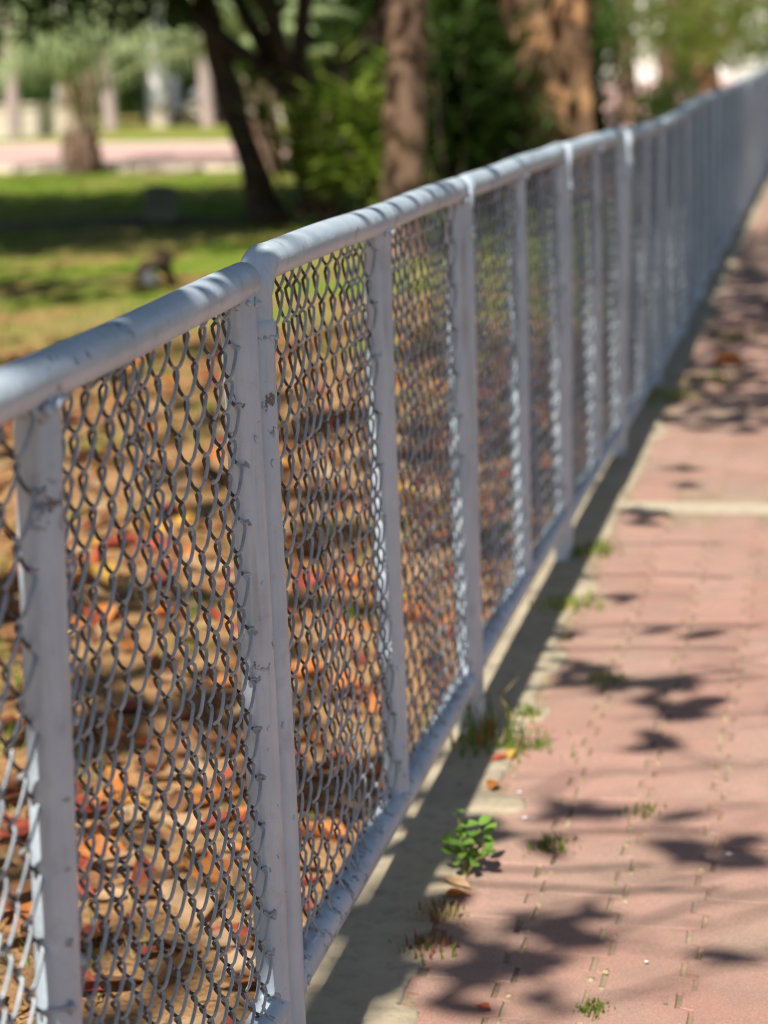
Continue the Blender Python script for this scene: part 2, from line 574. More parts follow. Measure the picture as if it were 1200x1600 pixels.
# concrete band across the path, and cut pieces on both sides of it
mb = MB()
box(mb, (0.08, BAND0 + 0.02, -0.03), (2.28, BAND1 - 0.02, 0.001))
mb.build('concrete_band', M['band'], pavement, smooth=False)

# sand and moss clumps in the long joints
mb = MB()
dg = np.random.default_rng(5)
for ci in range(0, 7):
    for q in range(150):
        y = dg.uniform(-0.1, 7.5) if q > 60 else dg.uniform(-0.1, 2.0)
        ph = ((y - (-3.0) + PL / 2 - (0 if ci % 2 == 0 else PL / 2)) % 0.1)
        x = PX0 + PW * ci + (AMP if (y * 10 + 0.5) % 1 < 0.5 else -AMP) + dg.normal(0, 0.002)
        if dg.random() < 0.2 + 0.5 * (math.sin(y * 3.1 + ci * 1.9) > 0.1): continue
        lump(mb, (x, y, -0.002), (dg.uniform(.0025, .006), dg.uniform(.003, .011), dg.uniform(.002, .0055)), int(dg.integers(1e6)), 6, 4, 0.25)
tag(mb.build('joint_debris', M['debris'], pavement), kind='stuff')

# curb under the fence with an uneven mortar edge that laps on to the pavers
def curb():
    g = np.random.default_rng(21)
    ys = np.arange(-3.6, 58, 0.015)
    base = 0.088 + 0.006 * np.sin(ys * 2.1) + np.interp(ys, np.arange(-4, 60, 0.05), g.normal(0, 0.006, 1280))
    for c, w, a in ((0.95, 0.045, 0.055), (0.16, 0.05, 0.03), (1.42, 0.05, 0.03), (1.75, 0.08, 0.025), (2.35, 0.06, 0.03), (0.42, 0.03, -0.02), (0.62, 0.05, 0.02)):
        base = base + a * (np.abs(ys - c) < w) * np.clip((w - np.abs(ys - c)) / 0.012, 0, 1)
    for c in np.arange(3.6, 50, 0.9):
        c += g.uniform(-.3, .3)
        w = g.uniform(0.03, 0.09)
        base = base + g.uniform(-0.01, 0.035) * np.clip((w - np.abs(ys - c)) / 0.015, 0, 1)
    base = base + g.normal(0, 0.0016, len(ys))
    n = len(ys)
    zt = 0.0035
    rows = [np.c_[np.full(n, -0.055), ys, np.full(n, -0.09)], np.c_[np.full(n, -0.055), ys, np.full(n, zt)], np.c_[np.full(n, -0.02), ys, zt + g.normal(0, .0007, n)],
            np.c_[base - 0.006, ys, np.full(n, zt)], np.c_[base, ys, np.full(n, zt - 0.0025)], np.c_[base + .001, ys, np.full(n, -0.03)]]
    v = np.concatenate(rows)
    mb = MB()
    for r_ in range(5):
        i = np.arange(n - 1) + r_ * n
        mb.add(v, np.stack([i, i + n, i + n + 1, i + 1], -1)) if r_ == 0 else mb.f.append(np.stack([i, i + n, i + n + 1, i + 1], -1) + mb.n - len(v))
    tag(mb.build('curb', M['curb']), kind='structure')


curb()

# the far side of the path: kerb and road, out of the picture but there
mb = MB()
box(mb, (2.32, -4, -0.09), (2.47, 60, 0.02))
tag(mb.build('kerb', M['curb'], smooth=False), kind='structure')
mb = MB()
box(mb, (2.475, -60, -0.2), (9.5, 200, -0.085))
tag(mb.build('road', M['asphalt'], smooth=False), kind='structure')

# ------------------------------------------------------------------ fence
FL = 1.30316            # panel length
PR = 0.0212             # pipe radius


def weld_mb(mb, c, r, seed):
    lump(mb, c, r, seed, 7, 5, 0.28)


def make_wires(root, y0, y1, z0, z1, n, sides, steps, seed, individual, warp=None, h=0.076):
    """one bay of chain link: n zigzag pickets hooked into each other; h is the loop height, or (at the foot, at the top)"""
    g = np.random.default_rng(seed)
    p = (y1 - y0) / n
    part = MB()
    h0, h1 = h if isinstance(h, tuple) else (h, h)
    ends = ([], [])
    tone = []
    for i in range(n):
        nh = int((z1 - z0) / ((h0 + h1) / 4)) + 1
        zz = np.linspace(z0, z1, nh * steps)
        u = (zz - z0) / (z1 - z0)
        hh = h0 + (h1 - h0) * np.clip(u * 1.25 - .1, 0, 1)
        turn = np.concatenate([[0], np.cumsum(np.diff(zz) / hh[1:])])
        # slow vertical wander of the coil, shared by neighbours
        wa = 0.6 if warp in (warp_near_first, warp_near_second) else 0.35
        wob = wa * (0.006 * np.sin(i * 0.3 + seed) + 0.008 * np.sin(zz * 4.1 + i * 0.12 + seed)) / hh
        ph = 2 * np.pi * (turn + wob) + np.pi * i
        c = np.cos(ph)
        tri = np.arcsin(0.985 * c) / np.arcsin(0.985)
        y = y0 + p * (i + 0.5) + (p / 2 + 0.0026) * tri
        sn = np.sin(ph)
        coil = -0.0048 * sn / np.sqrt(sn * sn + 0.12)
        x = coil.copy()
        k = min(1.0, p / 0.04) * wa
        y = y + k * (0.0035 * np.sin(zz * 7 + i * 0.8 + seed) + 0.002 * np.sin(zz * 17 + i * 1.9) + g.normal(0, 0.0016))
        x = x + 0.004 * wa * np.sin(zz * 5 + i * 0.3 + seed * 2)
        z = zz.copy()
        if warp is not None:
            x, y, z = warp(i, n, x, y, z)
        if warp is None or warp not in (warp_near_first, warp_near_second):
            y = np.clip(y, y0 - 0.004, y1 + 0.004)
        pts = np.c_[x, y, z]
        if i in (0, n - 1):
            e = 0 if i == 0 else 1
            m = -c if i == 0 else c
            pk = np.where((m[1:-1] > m[:-2]) & (m[1:-1] >= m[2:]))[0] + 1
            ends[e].extend(pts[q] for q in pk)
        if individual:
            mb = MB()
            tube(mb, pts, 0.00198, sides, True)
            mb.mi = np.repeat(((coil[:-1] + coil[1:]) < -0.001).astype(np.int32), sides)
            part_list.append(mb)
        else:
            tube(part, pts, 0.00198, sides, False)
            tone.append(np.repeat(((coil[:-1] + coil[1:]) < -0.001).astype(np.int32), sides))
    if tone:
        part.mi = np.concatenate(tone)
    return part, ends


part_list = []


def chain_link(root, y0, y1, z0, z1, n, sides, steps, seed, individual, warp=None, h=0.076):
    part_list.clear()
    part, ends = make_wires(root, y0, y1, z0, z1, n, sides, steps, seed, individual, warp, h)
    g = np.random.default_rng(seed + 50)
    # ties and weld blobs that hold the outer loops to the posts
    hooks = MB()
    for e, (yy, s) in enumerate(((y0, -1), (y1, 1))):
        for q in ends[e]:
            z = q[2]
            a = np.array([q[0], q[1] - s * .001, z])
            b = np.array([max(q[0] + .0015, .0035), q[1] + s * 0.0060, z - .001 + g.normal(0, .0015)])
            tube(hooks, [a, (a + b) / 2 + np.array([.002, 0, .001]), b], [0.0018, 0.0021, 0.0026], 6, True)
            weld_mb(hooks, b + np.array([.002, s * .002, 0]), np.array((0.0052, 0.0050, 0.0060)) * g.uniform(.7, 1.2), int(g.integers(1e6)))
    for y in np.arange(y0 + 0.02, y1 - 0.02, 0.07):
        pts = [(0.004, y, z0 + 0.035), (0.010, y + .002, z0 + 0.020), (0.016, y + .004, z0 + 0.0155)]
        tube(hooks, pts, [0.0018, 0.002, 0.003], 6, True)
    if individual:
        o = hooks.build('chain_link_mesh', M['wire'], root)
        o['kind'] = 'stuff'
        for w in part_list:
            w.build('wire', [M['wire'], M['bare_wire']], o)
    else:
        part.v += hooks.v
        part.f += [f + part.n for f in hooks.f]
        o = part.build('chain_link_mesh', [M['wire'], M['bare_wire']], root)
        o['kind'] = 'stuff'
    return o


def arc(c, r, a0, a1, n):
    """points of an arc in the YZ plane"""
    return [(0, c[0] + r * math.cos(a), c[1] + r * math.sin(a)) for a in np.linspace(a0, a1, n)]


NEAR_LEAN = (lambda z: -0.022 + 0.024 * np.clip(z, 0, 1), lambda z: -0.045 + 0.050 * np.clip(z, 0, 1))


def make_panel(seed, individual, sides, steps, pickets, warp=(None, None), mid=0.5, h=(0.076, 0.076), bz=(0.107, 0.105), midlean=None):
    root = empty('fence_panel')
    g = np.random.default_rng(seed)
    ya, yb = 0.0195, FL - 0.0200
    ym = FL * mid
    zt = 1.0 - PR
    # top rail: elbow at the near end bends down into a short stub
    er = 0.034
    pts = [(0, ya, 0.905), (0, ya, 0.94)] + arc((ya + er, zt - er), er, math.pi, math.pi / 2, 9)
    ys = np.linspace(ya + er + 0.03, yb + 0.022, 30)
    pts += [(0, y, zt + 0.0012 * math.sin(y * 9 + seed)) for y in ys]
    pts += [(0, yb + 0.0275, zt)]
    rad = np.full(len(pts), PR)
    rad[:3] = PR * 0.90
    rad[-1] = PR * 0.80
    mb = MB()
    tube(mb, pts, rad, 24, True)
    mb.build('top_rail', M['paint'], root)
    # posts
    for (y, top, r) in ((ya, 0.914, PR * 0.945), (ym, zt, PR * 0.93), (yb, zt, PR * 0.94)):
        bot = -0.04 if y != ym else bz[0] - 0.005
        zz = np.linspace(bot, top, 26)
        mb = MB()
        x = 0.0008 * np.sin(zz * 8 + seed + y)
        yo = 0
        if midlean is not None and y == ym:
            x = x + midlean[0](zz)
            yo = midlean[1](zz)
        tube(mb, np.c_[x, np.full(26, y) + yo + 0.0008 * np.sin(zz * 6 + y), zz], r, 22, True)
        for q in range(7):   # weld spatter and paint lumps
            a = g.uniform(-1.2, 1.2)
            weld_mb(mb, (r * math.cos(a) * .98, y + r * math.sin(a) * .98 * (-1), g.uniform(0.15, 0.9)), (0.0022, 0.003, 0.004), int(g.integers(1e6)))
        mb.build('post', M['paint'], root)
    # collar where the stub sits in the post
    mb = MB()
    zz = np.array([0.898, 0.900, 0.909, 0.914, 0.918])
    tube(mb, np.c_[np.zeros(5), np.full(5, ya), zz], [PR * .96, PR * 1.01, PR * 1.02, PR * 0.99, PR * .91], 24, False)
    for q in range(15):
        a = q / 15 * 2 * math.pi
        weld_mb(mb, (math.cos(a) * PR * .97, ya + math.sin(a) * PR * .97, 0.898 + g.normal(0, .0012)), np.array((0.0042, 0.0042, 0.0030)) * g.uniform(.6, 1.25), int(g.integers(1e6)))
    mb.build('collar', M['paint'], root)
    # bottom rail
    ys = np.linspace(ya, yb, 24)
    zb = np.interp(ys, [ya, yb], bz)
    mb = MB()
    tube(mb, np.c_[0.001 * np.sin(ys * 5 + seed), ys, zb], PR, 22, True)
    for q in range(26):
        weld_mb(mb, (g.uniform(0.006, 0.014), g.uniform(ya + .03, yb - .03), np.mean(bz) + PR * 0.86), (0.004, 0.006, 0.0035), int(g.integers(1e6)))
    mb.build('bottom_rail', M['paint'], root)
    # weld beads at the joints
    mb = MB()
    for y, z in ((ym, bz[0] + PR), (ym, zt - PR), (yb, zt - PR), (ya, bz[0] + 0.0), (yb, bz[1])):
        for q in range(9):
            a = q / 9 * 2 * math.pi
            if abs(y - ym) < 1e-6 or z > 0.9:
                c = (math.cos(a) * PR, y + math.sin(a) * PR, z - 0.003 + 0.006 * abs(math.cos(a)) * (-1 if z < .5 else 1))
            else:
                s = 1 if y == ya else -1
                c = (math.cos(a) * PR * .9, y + s * PR * 0.95, z + math.sin(a) * PR * .9)
            weld_mb(mb, np.array(c) + g.normal(0, .001, 3), 0.0046 * g.uniform(.6, 1.35), int(g.integers(1e6)))
    mb.build('weld_beads', M['paint'], root)['kind'] = 'stuff'
    # two bays of chain link
    z0, z1 = np.mean(bz), zt - 0.012
    for b, (a, e) in enumerate(((ya + 0.0245, ym - 0.0235), (ym + 0.0235, yb - 0.0245))):
        chain_link(root, a, e, z0, z1, pickets[b], sides, steps, seed * 10 + b, individual, warp[b], h[b])
    return root


def warp_near_first(i, n, x, y, z):
    t = np.clip((z - 0.2) / 0.7, 0, 1)
    y = y + NEAR_LEAN[1](z) * (i + .5) / n
    x = x + NEAR_LEAN[0](z) * (i + .5) / n
    y = y + 0.005 * np.sin(z * 9 + i * 0.35)
    x = x + 0.012 * np.sin(z * 5 + i * 0.35) * (0.5 + 0.5 * t)
    return x, y, z


def warp_near_second(i, n, x, y, z):
    """the torn, sagging bay: bunched towards the middle post above, squeezed below"""
    f = (i + 0.5) / n
    t = np.clip((z - 0.45) / 0.35, 0, 1)
    t = t * t * (3 - 2 * t)
    amt = 0.060 * np.sin(np.pi * f) ** 1.3 * (1 - f) * 1.35
    top = np.clip((z - 0.93) / 0.05, 0, 1)
    y = y - amt * t * (1 - 0.6 * top)
    y = y + 0.003 * np.sin(z * 11 + i * 0.5) * (1 - f)
    x = x + 0.010 * np.sin(z * 6.0 + i * 0.35) * np.sin(np.pi * f) * (0.4 + 0.6 * t)
    # sag: everything below mid height is pressed together
    q = (z - 0.1) / 0.88
    y = y + NEAR_LEAN[1](z) * (1 - f)
    x = x + NEAR_LEAN[0](z) * (1 - f)
    z = z - 0.012 * np.sin(np.pi * f) * np.sin(np.pi * np.clip(q, 0, 1))
    return x, y, z


def warp_tight(k):
    def w(i, n, x, y, z):
        f = (i + 0.5) / n
        x = x + 0.003 * np.sin(z * 6 + i * 0.5 + k)
        y = y + 0.004 * np.sin(z * 13 + i * 0.4 + k) * np.sin(np.pi * f)
        return x, y, z
    return w


PANEL_SPOTS = {  # panel index: (x, z, pitch about X, lean about Y)
    -2: (-0.012, -0.05, 0.003, 0.0), -1: (-0.006, -0.030, 0.0165, 0.003), 0: (0.0, 0.006, -0.004, 0.0), 1: (0.002, 0.001, -0.005, 0.002),
    2: (0.004, -0.006, -0.014, 0.008), 3: (0.004, -0.027, -0.017, 0.026), 4: (0.008, -0.050, 0.002, 0.018), 5: (0.008, -0.048, 0.004, -0.006),
    6: (0.0, -0.043, -0.002, -0.004), 7: (-0.002, -0.045, 0.003, 0.01), 8: (0.002, -0.042, 0.004, 0.0), 9: (0.004, -0.037, -0.004, -0.01),
    10: (0.0, -0.04, 0.0, 0.006), 11: (0.0, -0.04, 0.003, 0.0), 12: (0.003, -0.036, 0.0, 0.004), 13: (0.0, -0.036, 0.0, 0.0), 14: (0.0, -0.036, 0.0, 0.0), 15: (0.0, -0.036, 0.0, 0.0)}
PANEL_LABEL = {
    -2: 'silver painted pipe and chain link fence panel nearest the camera, mostly out of the picture',
    -1: 'grey pipe fence panel with sagging torn chain link, left of the chipped double post',
    0: 'silver pipe fence panel in sharpest focus right of the chipped double post',
    1: 'second pipe fence panel beyond the chipped double post, its near foot in a grass tuft',
    2: 'third pipe fence panel beyond the chipped double post, level with the pale concrete band',
    3: 'fourth pipe fence panel beyond the double post, its top leaning out over the path',
    4: 'fifth pipe fence panel beyond the double post, where the top rail dips lowest'}
protos = {}
for k in range(-2, 3):
    if k == -1:
        protos[k] = make_panel(3, True, 7, 6, (24, 26), (warp_near_first, warp_near_second), 0.525, ((.056, .068), (.052, .068)), midlean=NEAR_LEAN, bz=(0.115, 0.115))
    elif k == -2:
        protos[k] = make_panel(31, False, 4, 4, (18, 18), (warp_near_first, warp_near_first))
    elif k == 0:
        protos[k] = make_panel(5, True, 6, 5, (25, 24), (warp_tight(1), warp_tight(2)), 0.505, ((.072, .080), .075), (0.107, 0.104))
    elif k == 1:
        protos[k] = make_panel(8, True, 5, 4, (24, 25), (warp_tight(3), warp_tight(4)), 0.5, (0.074, 0.076), (0.122, 0.115))
    else:
        protos[k] = make_panel(9, False, 4, 4, (24, 24), (warp_tight(5), warp_tight(6)))
ORD = {5: 'sixth', 6: 'seventh', 7: 'eighth', 8: 'ninth', 9: 'tenth'}
for k in range(-2, 16):
    o = protos[k] if k in protos else copy_tree(protos[2])
    x, z, pitch, lean = PANEL_SPOTS[k]
    o.location = (x, k * FL, z)
    o.rotation_euler = (pitch, lean, 0)
    if k in PANEL_LABEL:
        tag(o, PANEL_LABEL[k], 'fence', 'fence panels along the path')
    elif k in ORD:
        tag(o, ORD[k] + ' pipe fence panel in the row, counted away from the chipped double post', 'fence', 'fence panels along the path')
    else:
        tag(o, 'far blurred silver pipe fence panel in the run towards the upper right corner', 'fence', 'fence panels along the path')

# ------------------------------------------------------------------ trees
def limb(mb, p0, p1, r0, r1, seed, bend=0.12, n=12, sides=12, rough=0.06):
    g = np.random.default_rng(seed)
    p0, p1 = np.array(p0, float), np.array(p1, float)
    t = np.linspace(0, 1, n)[:, None]
    L = np.linalg.norm(p1 - p0)
    side = g.normal(0, 1, 3)
    side[2] *= 0.2
    path = p0 + (p1 - p0) * t + side * bend * L * 0.3 * np.sin(np.pi * t) + g.normal(0, 0.006 * L, (n, 3)) * np.sin(np.pi * t)
    rad = (r0 + (r1 - r0) * t[:, 0]) * (1 + g.normal(0, rough, n))
    tube(mb, path, rad, sides, True)
    return path


def crown_pts(c, r, n, clumps, g, spread=0.32, hollow=0.35):
    d = g.normal(0, 1, (clumps, 3))
    d /= np.linalg.norm(d, axis=1, keepdims=True)
    cc = d * (g.uniform(hollow, 1, clumps) ** 0.6)[:, None]
    w = g.uniform(0.3, 1.0, clumps)
    idx = g.choice(clumps, n, p=w / w.sum())
    pts = cc[idx] + g.normal(0, spread, (n, 3)) * (0.4 + 0.6 * w[idx])[:, None]
    rr = np.linalg.norm(pts, axis=1, keepdims=True)
    pts = np.where(rr > 1.15, pts / rr * 1.15 * g.uniform(.8, 1, (n, 1)), pts)
    return pts * np.asarray(r) + np.asarray(c)


def make_tree(name, label, base, stems, crowns, bark, leafmat, seed, flare=1.35, cat='tree', lobes=.05):
    """stems: list of polylines [(x,y,z,r),...] in world coordinates; crowns: (centre, radii, leaves, clumps, leaf size)"""
    g = np.random.default_rng(seed)
    b = np.array([base[0], base[1], 0.0])
    root = empty(name, base if len(base) == 3 else (base[0], base[1], 0))
    mb = MB()
    for si, st in enumerate(stems):
        st = np.array(st, float)
        t = np.linspace(0, 1, len(st))
        tt = np.linspace(0, 1, 26)
        q = np.stack([np.interp(tt, t, st[:, a]) for a in range(4)], -1)
        ker = np.array([1, 2, 3, 2, 1]) / 9.0
        qs = q.copy()
        for a in range(4):
            pad = np.pad(q[:, a], 2, mode='edge')
            qs[:, a] = np.convolve(pad, ker, 'valid')
        qs[0], qs[-1] = q[0], q[-1]
        rad = qs[:, 3] * (1 + g.normal(0, 0.045, 26))
        if si == 0 or st[0, 2] < 0.05:
            rad[:4] *= np.array([flare, 1 + (flare - 1) * .55, 1 + (flare - 1) * .25, 1.05])
        tube(mb, qs[:, :3] - b, rad, 24, True)
        v = mb.v[-3].reshape(26, 24, 3)
        th = np.linspace(0, 2 * np.pi, 24, endpoint=False)[None, :]
        zz = np.linspace(0, 1, 26)[:, None]
        amp = 1 + lobes * (np.sin(3 * th + 5 * zz + si) + .7 * np.sin(5 * th - 9 * zz + 2 * si) + .6 * np.sin(2 * th + 14 * zz)) + g.normal(0, lobes * .35, (26, 24))
        mb.v[-3] = ((qs[:, None, :3] - b) + (v - (qs[:, None, :3] - b)) * amp[..., None]).reshape(-1, 3)
    trunk = mb.build('trunk', bark, root)
    cr = MB()
    limbs = MB()
    for ci, (c, r, n, clumps, size) in enumerate(crowns):
        pts = crown_pts(c, r, n, clumps, g)
        leaf_cards(cr, pts - b, size, g, 0.5, 0.3)
        s0 = np.array(stems[min(ci, len(stems) - 1)][-1][:3])
        for q in range(5):
            e = np.array(c) + g.normal(0, 0.45, 3) * np.asarray(r)
            limb(limbs, s0 - b, e - b, stems[min(ci, len(stems) - 1)][-1][3] * 0.6, 0.012, int(g.integers(1e6)), 0.2, 9, 7)
    limbs.build('limbs', bark, root)
    cr.build('crown', leafmat, root, smooth=False)
    tag(root, label, cat)
    return root


# dark leaning tree in the middle distance
make_tree('leaning_tree', 'slim dark tree leaning left over the lawn beside the second squat palm', (-3.50, 12.70),
          [[(-3.50, 12.70, -.05, .14), (-3.60, 12.73, .38, .105), (-3.80, 12.82, .94, .092), (-3.98, 12.95, 1.65, .088), (-4.2, 13.0, 2.6, .08)]],
          [((-5.0, 11.9, 3.0), (2.2, 2.4, 1.5), 10500, 70, .11)], M['bark_dark'], M['leaf_dark'], 41)
make_tree('forked_tree', 'dark forked tree standing behind the shrub between leaning and brown trunks', (-3.36, 13.6),
          [[(-3.36, 13.6, -.05, .14), (-3.38, 13.4, .5, .115), (-3.38, 13.2, .92, .125)],
           [(-3.39, 13.2, .80, .10), (-3.48, 13.15, 1.25, .08), (-3.60, 13.2, 1.9, .07)],
           [(-3.39, 13.2, .80, .13), (-3.15, 13.2, 1.05, .11), (-2.75, 13.3, 1.35, .09), (-2.4, 13.4, 2.1, .07)]],
          [((-4.1, 12.4, 3.1), (1.5, 1.8, 1.5), 7000, 50, .11), ((-3.9, 13.4, 2.7), (1.3, 1.4, 1.1), 3000, 24, .11), ((-2.7, 14.2, 2.6), (1.1, 1.0, 1.0), 2400, 24, .11)],
          M['bark_dark'], M['leaf_dark'], 42)
make_tree('brown_trunk_tree', 'straight brown trunk left of centre behind the fence rail, sun on its left side', (-1.95, 10.1),
          [[(-1.95, 10.1, -.05, .135), (-1.93, 10.12, .5, .125), (-1.90, 10.14, 1.0, .122), (-1.87, 10.16, 1.55, .125), (-1.8, 10.2, 3.0, .10)]],
          [((-1.9, 8.9, 3.7), (.55, 1.5, .9), 900, 30, .14)], M['bark_brown'], M['leaf_mid'], 43)
make_tree('twin_trunk_tree', 'thick twin trunked tree with orange brown bark behind the rail', (-1.5, 14.4),
          [[(-1.64, 14.4, -.05, .23), (-1.69, 14.4, .4, .19), (-1.72, 14.4, .9, .175), (-1.74, 14.4, 1.35, .19), (-2.0, 14.5, 2.6, .17)],
           [(-1.40, 14.55, -.05, .22), (-1.44, 14.55, .4, .18), (-1.46, 14.55, .9, .17), (-1.46, 14.55, 1.35, .18), (-1.2, 14.6, 2.6, .15)]],
          [((-1.3, 14.8, 4.0), (2.2, 2.4, 1.7), 3600, 50, .16), ((-0.9, 15.2, 3.6), (1.5, 1.5, 1.3), 900, 22, .17)], M['bark_orange'], M['leaf_mid'], 44, 1.25, 'tree', .13)
make_tree('slender_tree', 'slender brown tree with thin foliage just right of the twin trunks', (-2.36, 28.9),
          [[(-2.36, 28.9, -.05, .20), (-2.40, 29.0, .5, .16), (-2.45, 29.1, 1.1, .13), (-2.5, 29.2, 2.2, .10)],
           [(-2.42, 29.0, .9, .09), (-2.75, 29.1, 1.5, .07), (-3.1, 29.2, 2.3, .05)]],
          [((-2.1, 28.6, 2.3), (1.8, 2.0, 1.1), 2300, 80, .13)], M['bark_brown'], M['leaf_light'], 45)
make_tree('orange_barked_tree', 'short orange barked tree near the upper right corner above the far rail', (-2.35, 47.5),
          [[(-2.35, 47.5, -.05, .42), (-2.35, 47.5, .4, .30), (-2.4, 47.6, .95, .26), (-2.7, 47.8, 2.2, .18)],
           [(-2.35, 47.5, .7, .2), (-1.9, 47.6, 1.3, .16), (-1.5, 47.8, 2.2, .12)]],
          [((-2.0, 46.6, 1.95), (2.6, 2.6, 1.2), 2600, 90, .2)], M['bark_orange'], M['leaf_light'], 46)
make_tree('thin_leaved_tree', 'thin light green tree between the slender tree and the upper right corner', (-2.6, 38.5),
          [[(-2.6, 38.5, -.05, .2), (-2.6, 38.5, .9, .15), (-2.5, 38.5, 2.0, .1)]],
          [((-1.9, 38.2, 1.9), (1.9, 2.0, 1.1), 2300, 90, .14)], M['bark_brown'], M['leaf_light'], 47)

# the broad leaved tree behind the camera whose outer twigs throw leaf shadows on the path
def leaf_blade(mb, base, tip_dir, L, W, normal, n=5):
    base = np.asarray(base, float)
    d = np.asarray(tip_dir, float)
    d = d / np.linalg.norm(d)
    nn = np.asarray(normal, float)
    w = np.cross(d, nn)
    w /= np.linalg.norm(w)
    nn = np.cross(w, d)
    t = np.linspace(0, 1, n)
    prof = np.sin(np.pi * np.clip(t * 0.92 + 0.06, 0, 1)) ** 0.8
    mid = base + d * (t * L)[:, None] - nn * (0.12 * L * t ** 2)[:, None]
    l = mid + w * (W / 2 * prof)[:, None] + nn * (0.08 * W * prof)[:, None]
    r = mid - w * (W / 2 * prof)[:, None] + nn * (0.08 * W * prof)[:, None]
    v = np.concatenate([l, mid, r])
    i = np.arange(n - 1)
    mb.add(v, np.concatenate([np.stack([i, i + n, i + n + 1, i + 1], -1), np.stack([i + n, i + 2 * n, i + 2 * n + 1, i + n + 1], -1)]))


def shade_tree():
    g = np.random.default_rng(77)
    bx, by = -2.6, -5.2
    root = empty('almond_tree', (bx, by, 0))
    b = np.array([bx, by, 0])
    mb = MB()
    tube(mb, np.array([(bx, by, -.1), (bx + .02, by, .5), (bx + .05, by + .05, 1.4), (bx + .2, by + .2, 2.4), (bx + .3, by + .5, 3.4)]) - b, [.24, .19, .17, .14, .10], 14, True)
    mb.build('trunk', M['bark_brown'], root)
    lm, lv = MB(), MB()
    k = np.array([-sun_vec.x / sun_vec.z, -sun_vec.y / sun_vec.z])   # shadow drift per metre of height

    def above(gx, gy, z):
        return np.array([gx - k[0] * z, gy - k[1] * z, z])
    hub = np.array([bx + .3, by + .5, 3.3])
    spots = [  # ground spots where one leaf each throws its shade
        (.174, 1.714), (.118, 1.753), (.154, 1.614), (.231, 1.593), (.20, 1.66), (.13, 1.68), (.367, 1.489), (.407, 1.52), (.33, 1.50), (.341, 1.302), (.086, 1.949), (.284, 2.002), (.215, .946), (.289, .937), (.407, .932),
        (.411, .809), (.439, .761), (.51, .782), (.502, .743), (.207, .77), (.262, .5), (.314, .529), (.296, .45), (.23, .47), (.167, .309), (.254, .361), (.179, .216), (.279, .249), (.22, .335),
        (.121, .416), (.086, .454), (.505, .416), (.198, .384), (.05, .36), (.02, .28), (.07, .30), (-.01, .42)]
    spots += [(g.uniform(.15, .75), g.uniform(1.35, 2.15)) for _ in range(12)] + [(g.uniform(.12, .7), g.uniform(2.2, 4.2)) for _ in range(12)]
    for (gx, gy) in spots:
        z = g.uniform(2.7, 3.5)
        p = above(gx, gy, z)
        ang = g.normal(0, .5) + (math.pi if g.random() < .3 else 0)
        d = np.array([math.cos(ang), math.sin(ang), g.uniform(-.15, .15)])
        L = .12 * g.uniform(.75, 1.15)
        q = p - d * L * .5
        leaf_blade(lv, q - b, d, L, L * .46 * g.uniform(.8, 1.15), (g.normal(0, .15), g.normal(0, .15) - .3, 1))
        if g.random() < .8:
            d2 = np.array([math.cos(ang + 1.1), math.sin(ang + 1.1), 0])
            leaf_blade(lv, q + d * .02 - b, d2, L * .75, L * .34, (g.normal(0, .3), g.normal(0, .3) - .3, 1))
        limb(lm, q - b, q - d * .10 + np.array([0, 0, .03]) - b, .0022, .003, int(g.integers(1e6)), .1, 4, 5)
    # thin twigs that join them to the limb on the right
    for (x0, y0, x1, y1, r) in ((.13, 1.62, .62, 2.02, .0035), (.14, 1.60, .70, 1.82, .005), (.05, 1.07, .72, 1.26, .0045), (.16, .49, .62, .83, .006), (.2, .30, .72, .70, .007), (.2, .13, .75, .53, .006), (.30, 1.42, .7, 1.64, .003), (.17, .92, .6, .95, .003), (.36, .76, .7, .86, .003)):
        z0, z1 = 3.0, 3.2
        limb(lm, above(x0, y0, z0) - b, above(x1, y1, z1) - b, r * .5, r, int(g.integers(1e6)), .35, 12, 6)
        for q in range(7):
            u = g.uniform(.2, 1)
            sp = above(x0 + (x1 - x0) * u, y0 + (y1 - y0) * u, z0 + (z1 - z0) * u)
            limb(lm, sp - b, sp - b + np.array([-g.uniform(.05, .14), g.uniform(-.12, .12), -.05]), r * .4, .0012, int(g.integers(1e6)), .15, 6, 5)
    # main limbs that carry these twigs
    for (e, r1) in (((1.6, -2.6, 3.1), .02), ((.9, -3.4, 2.9), .02), ((.0, -3.6, 4.4), .03), ((-2.2, -2.0, 4.6), .03), ((-4.6, -4.0, 4.8), .03), ((-1.6, -6.5, 4.9), .03), ((-3.2, -.6, 4.8), .025)):
        limb(lm, hub - b, np.array(e) - b, .055, r1, int(g.integers(1e6)), .18, 14, 8)
    for gy in (.5, .9, 1.4, 1.9):
        limb(lm, np.array([1.55, -2.5, 3.1]) - b, above(.75, gy, 3.2) - b, .012, .006, int(g.integers(1e6)), .1, 10, 6)
    # patches of shade on the rail (z about 1) and on the soil behind the fence
    for (gy, n, L) in ((-.36, 4, .13), (-.05, 4, .12), (.02, 3, .10), (.50, 2, .05), (.60, 2, .05), (.72, 2, .05), (.84, 2, .05), (.98, 2, .06), (1.15, 2, .05), (1.6, 3, .06), (1.9, 2, .06), (-.62, 2, .06), (-.22, 1, .05), (-.17, 1, .04)):
        z = g.uniform(.9, 1.4)
        p = above(0, gy, z) + np.array([0, 0, 1.0])
        limb(lm, p - b + np.array([g.uniform(.3, .5) * g.choice([-1, 1]), g.uniform(-.1, .1), .1]), p - b, .006, .004, int(g.integers(1e6)), .1, 6, 5)
        for a in range(n):
            ang = a / n * 2 * math.pi + g.uniform(0, 1)
            leaf_blade(lv, p - b, (math.cos(ang), math.sin(ang), .1), L * g.uniform(.8, 1.1), L * .55, (0, -.3, 1))
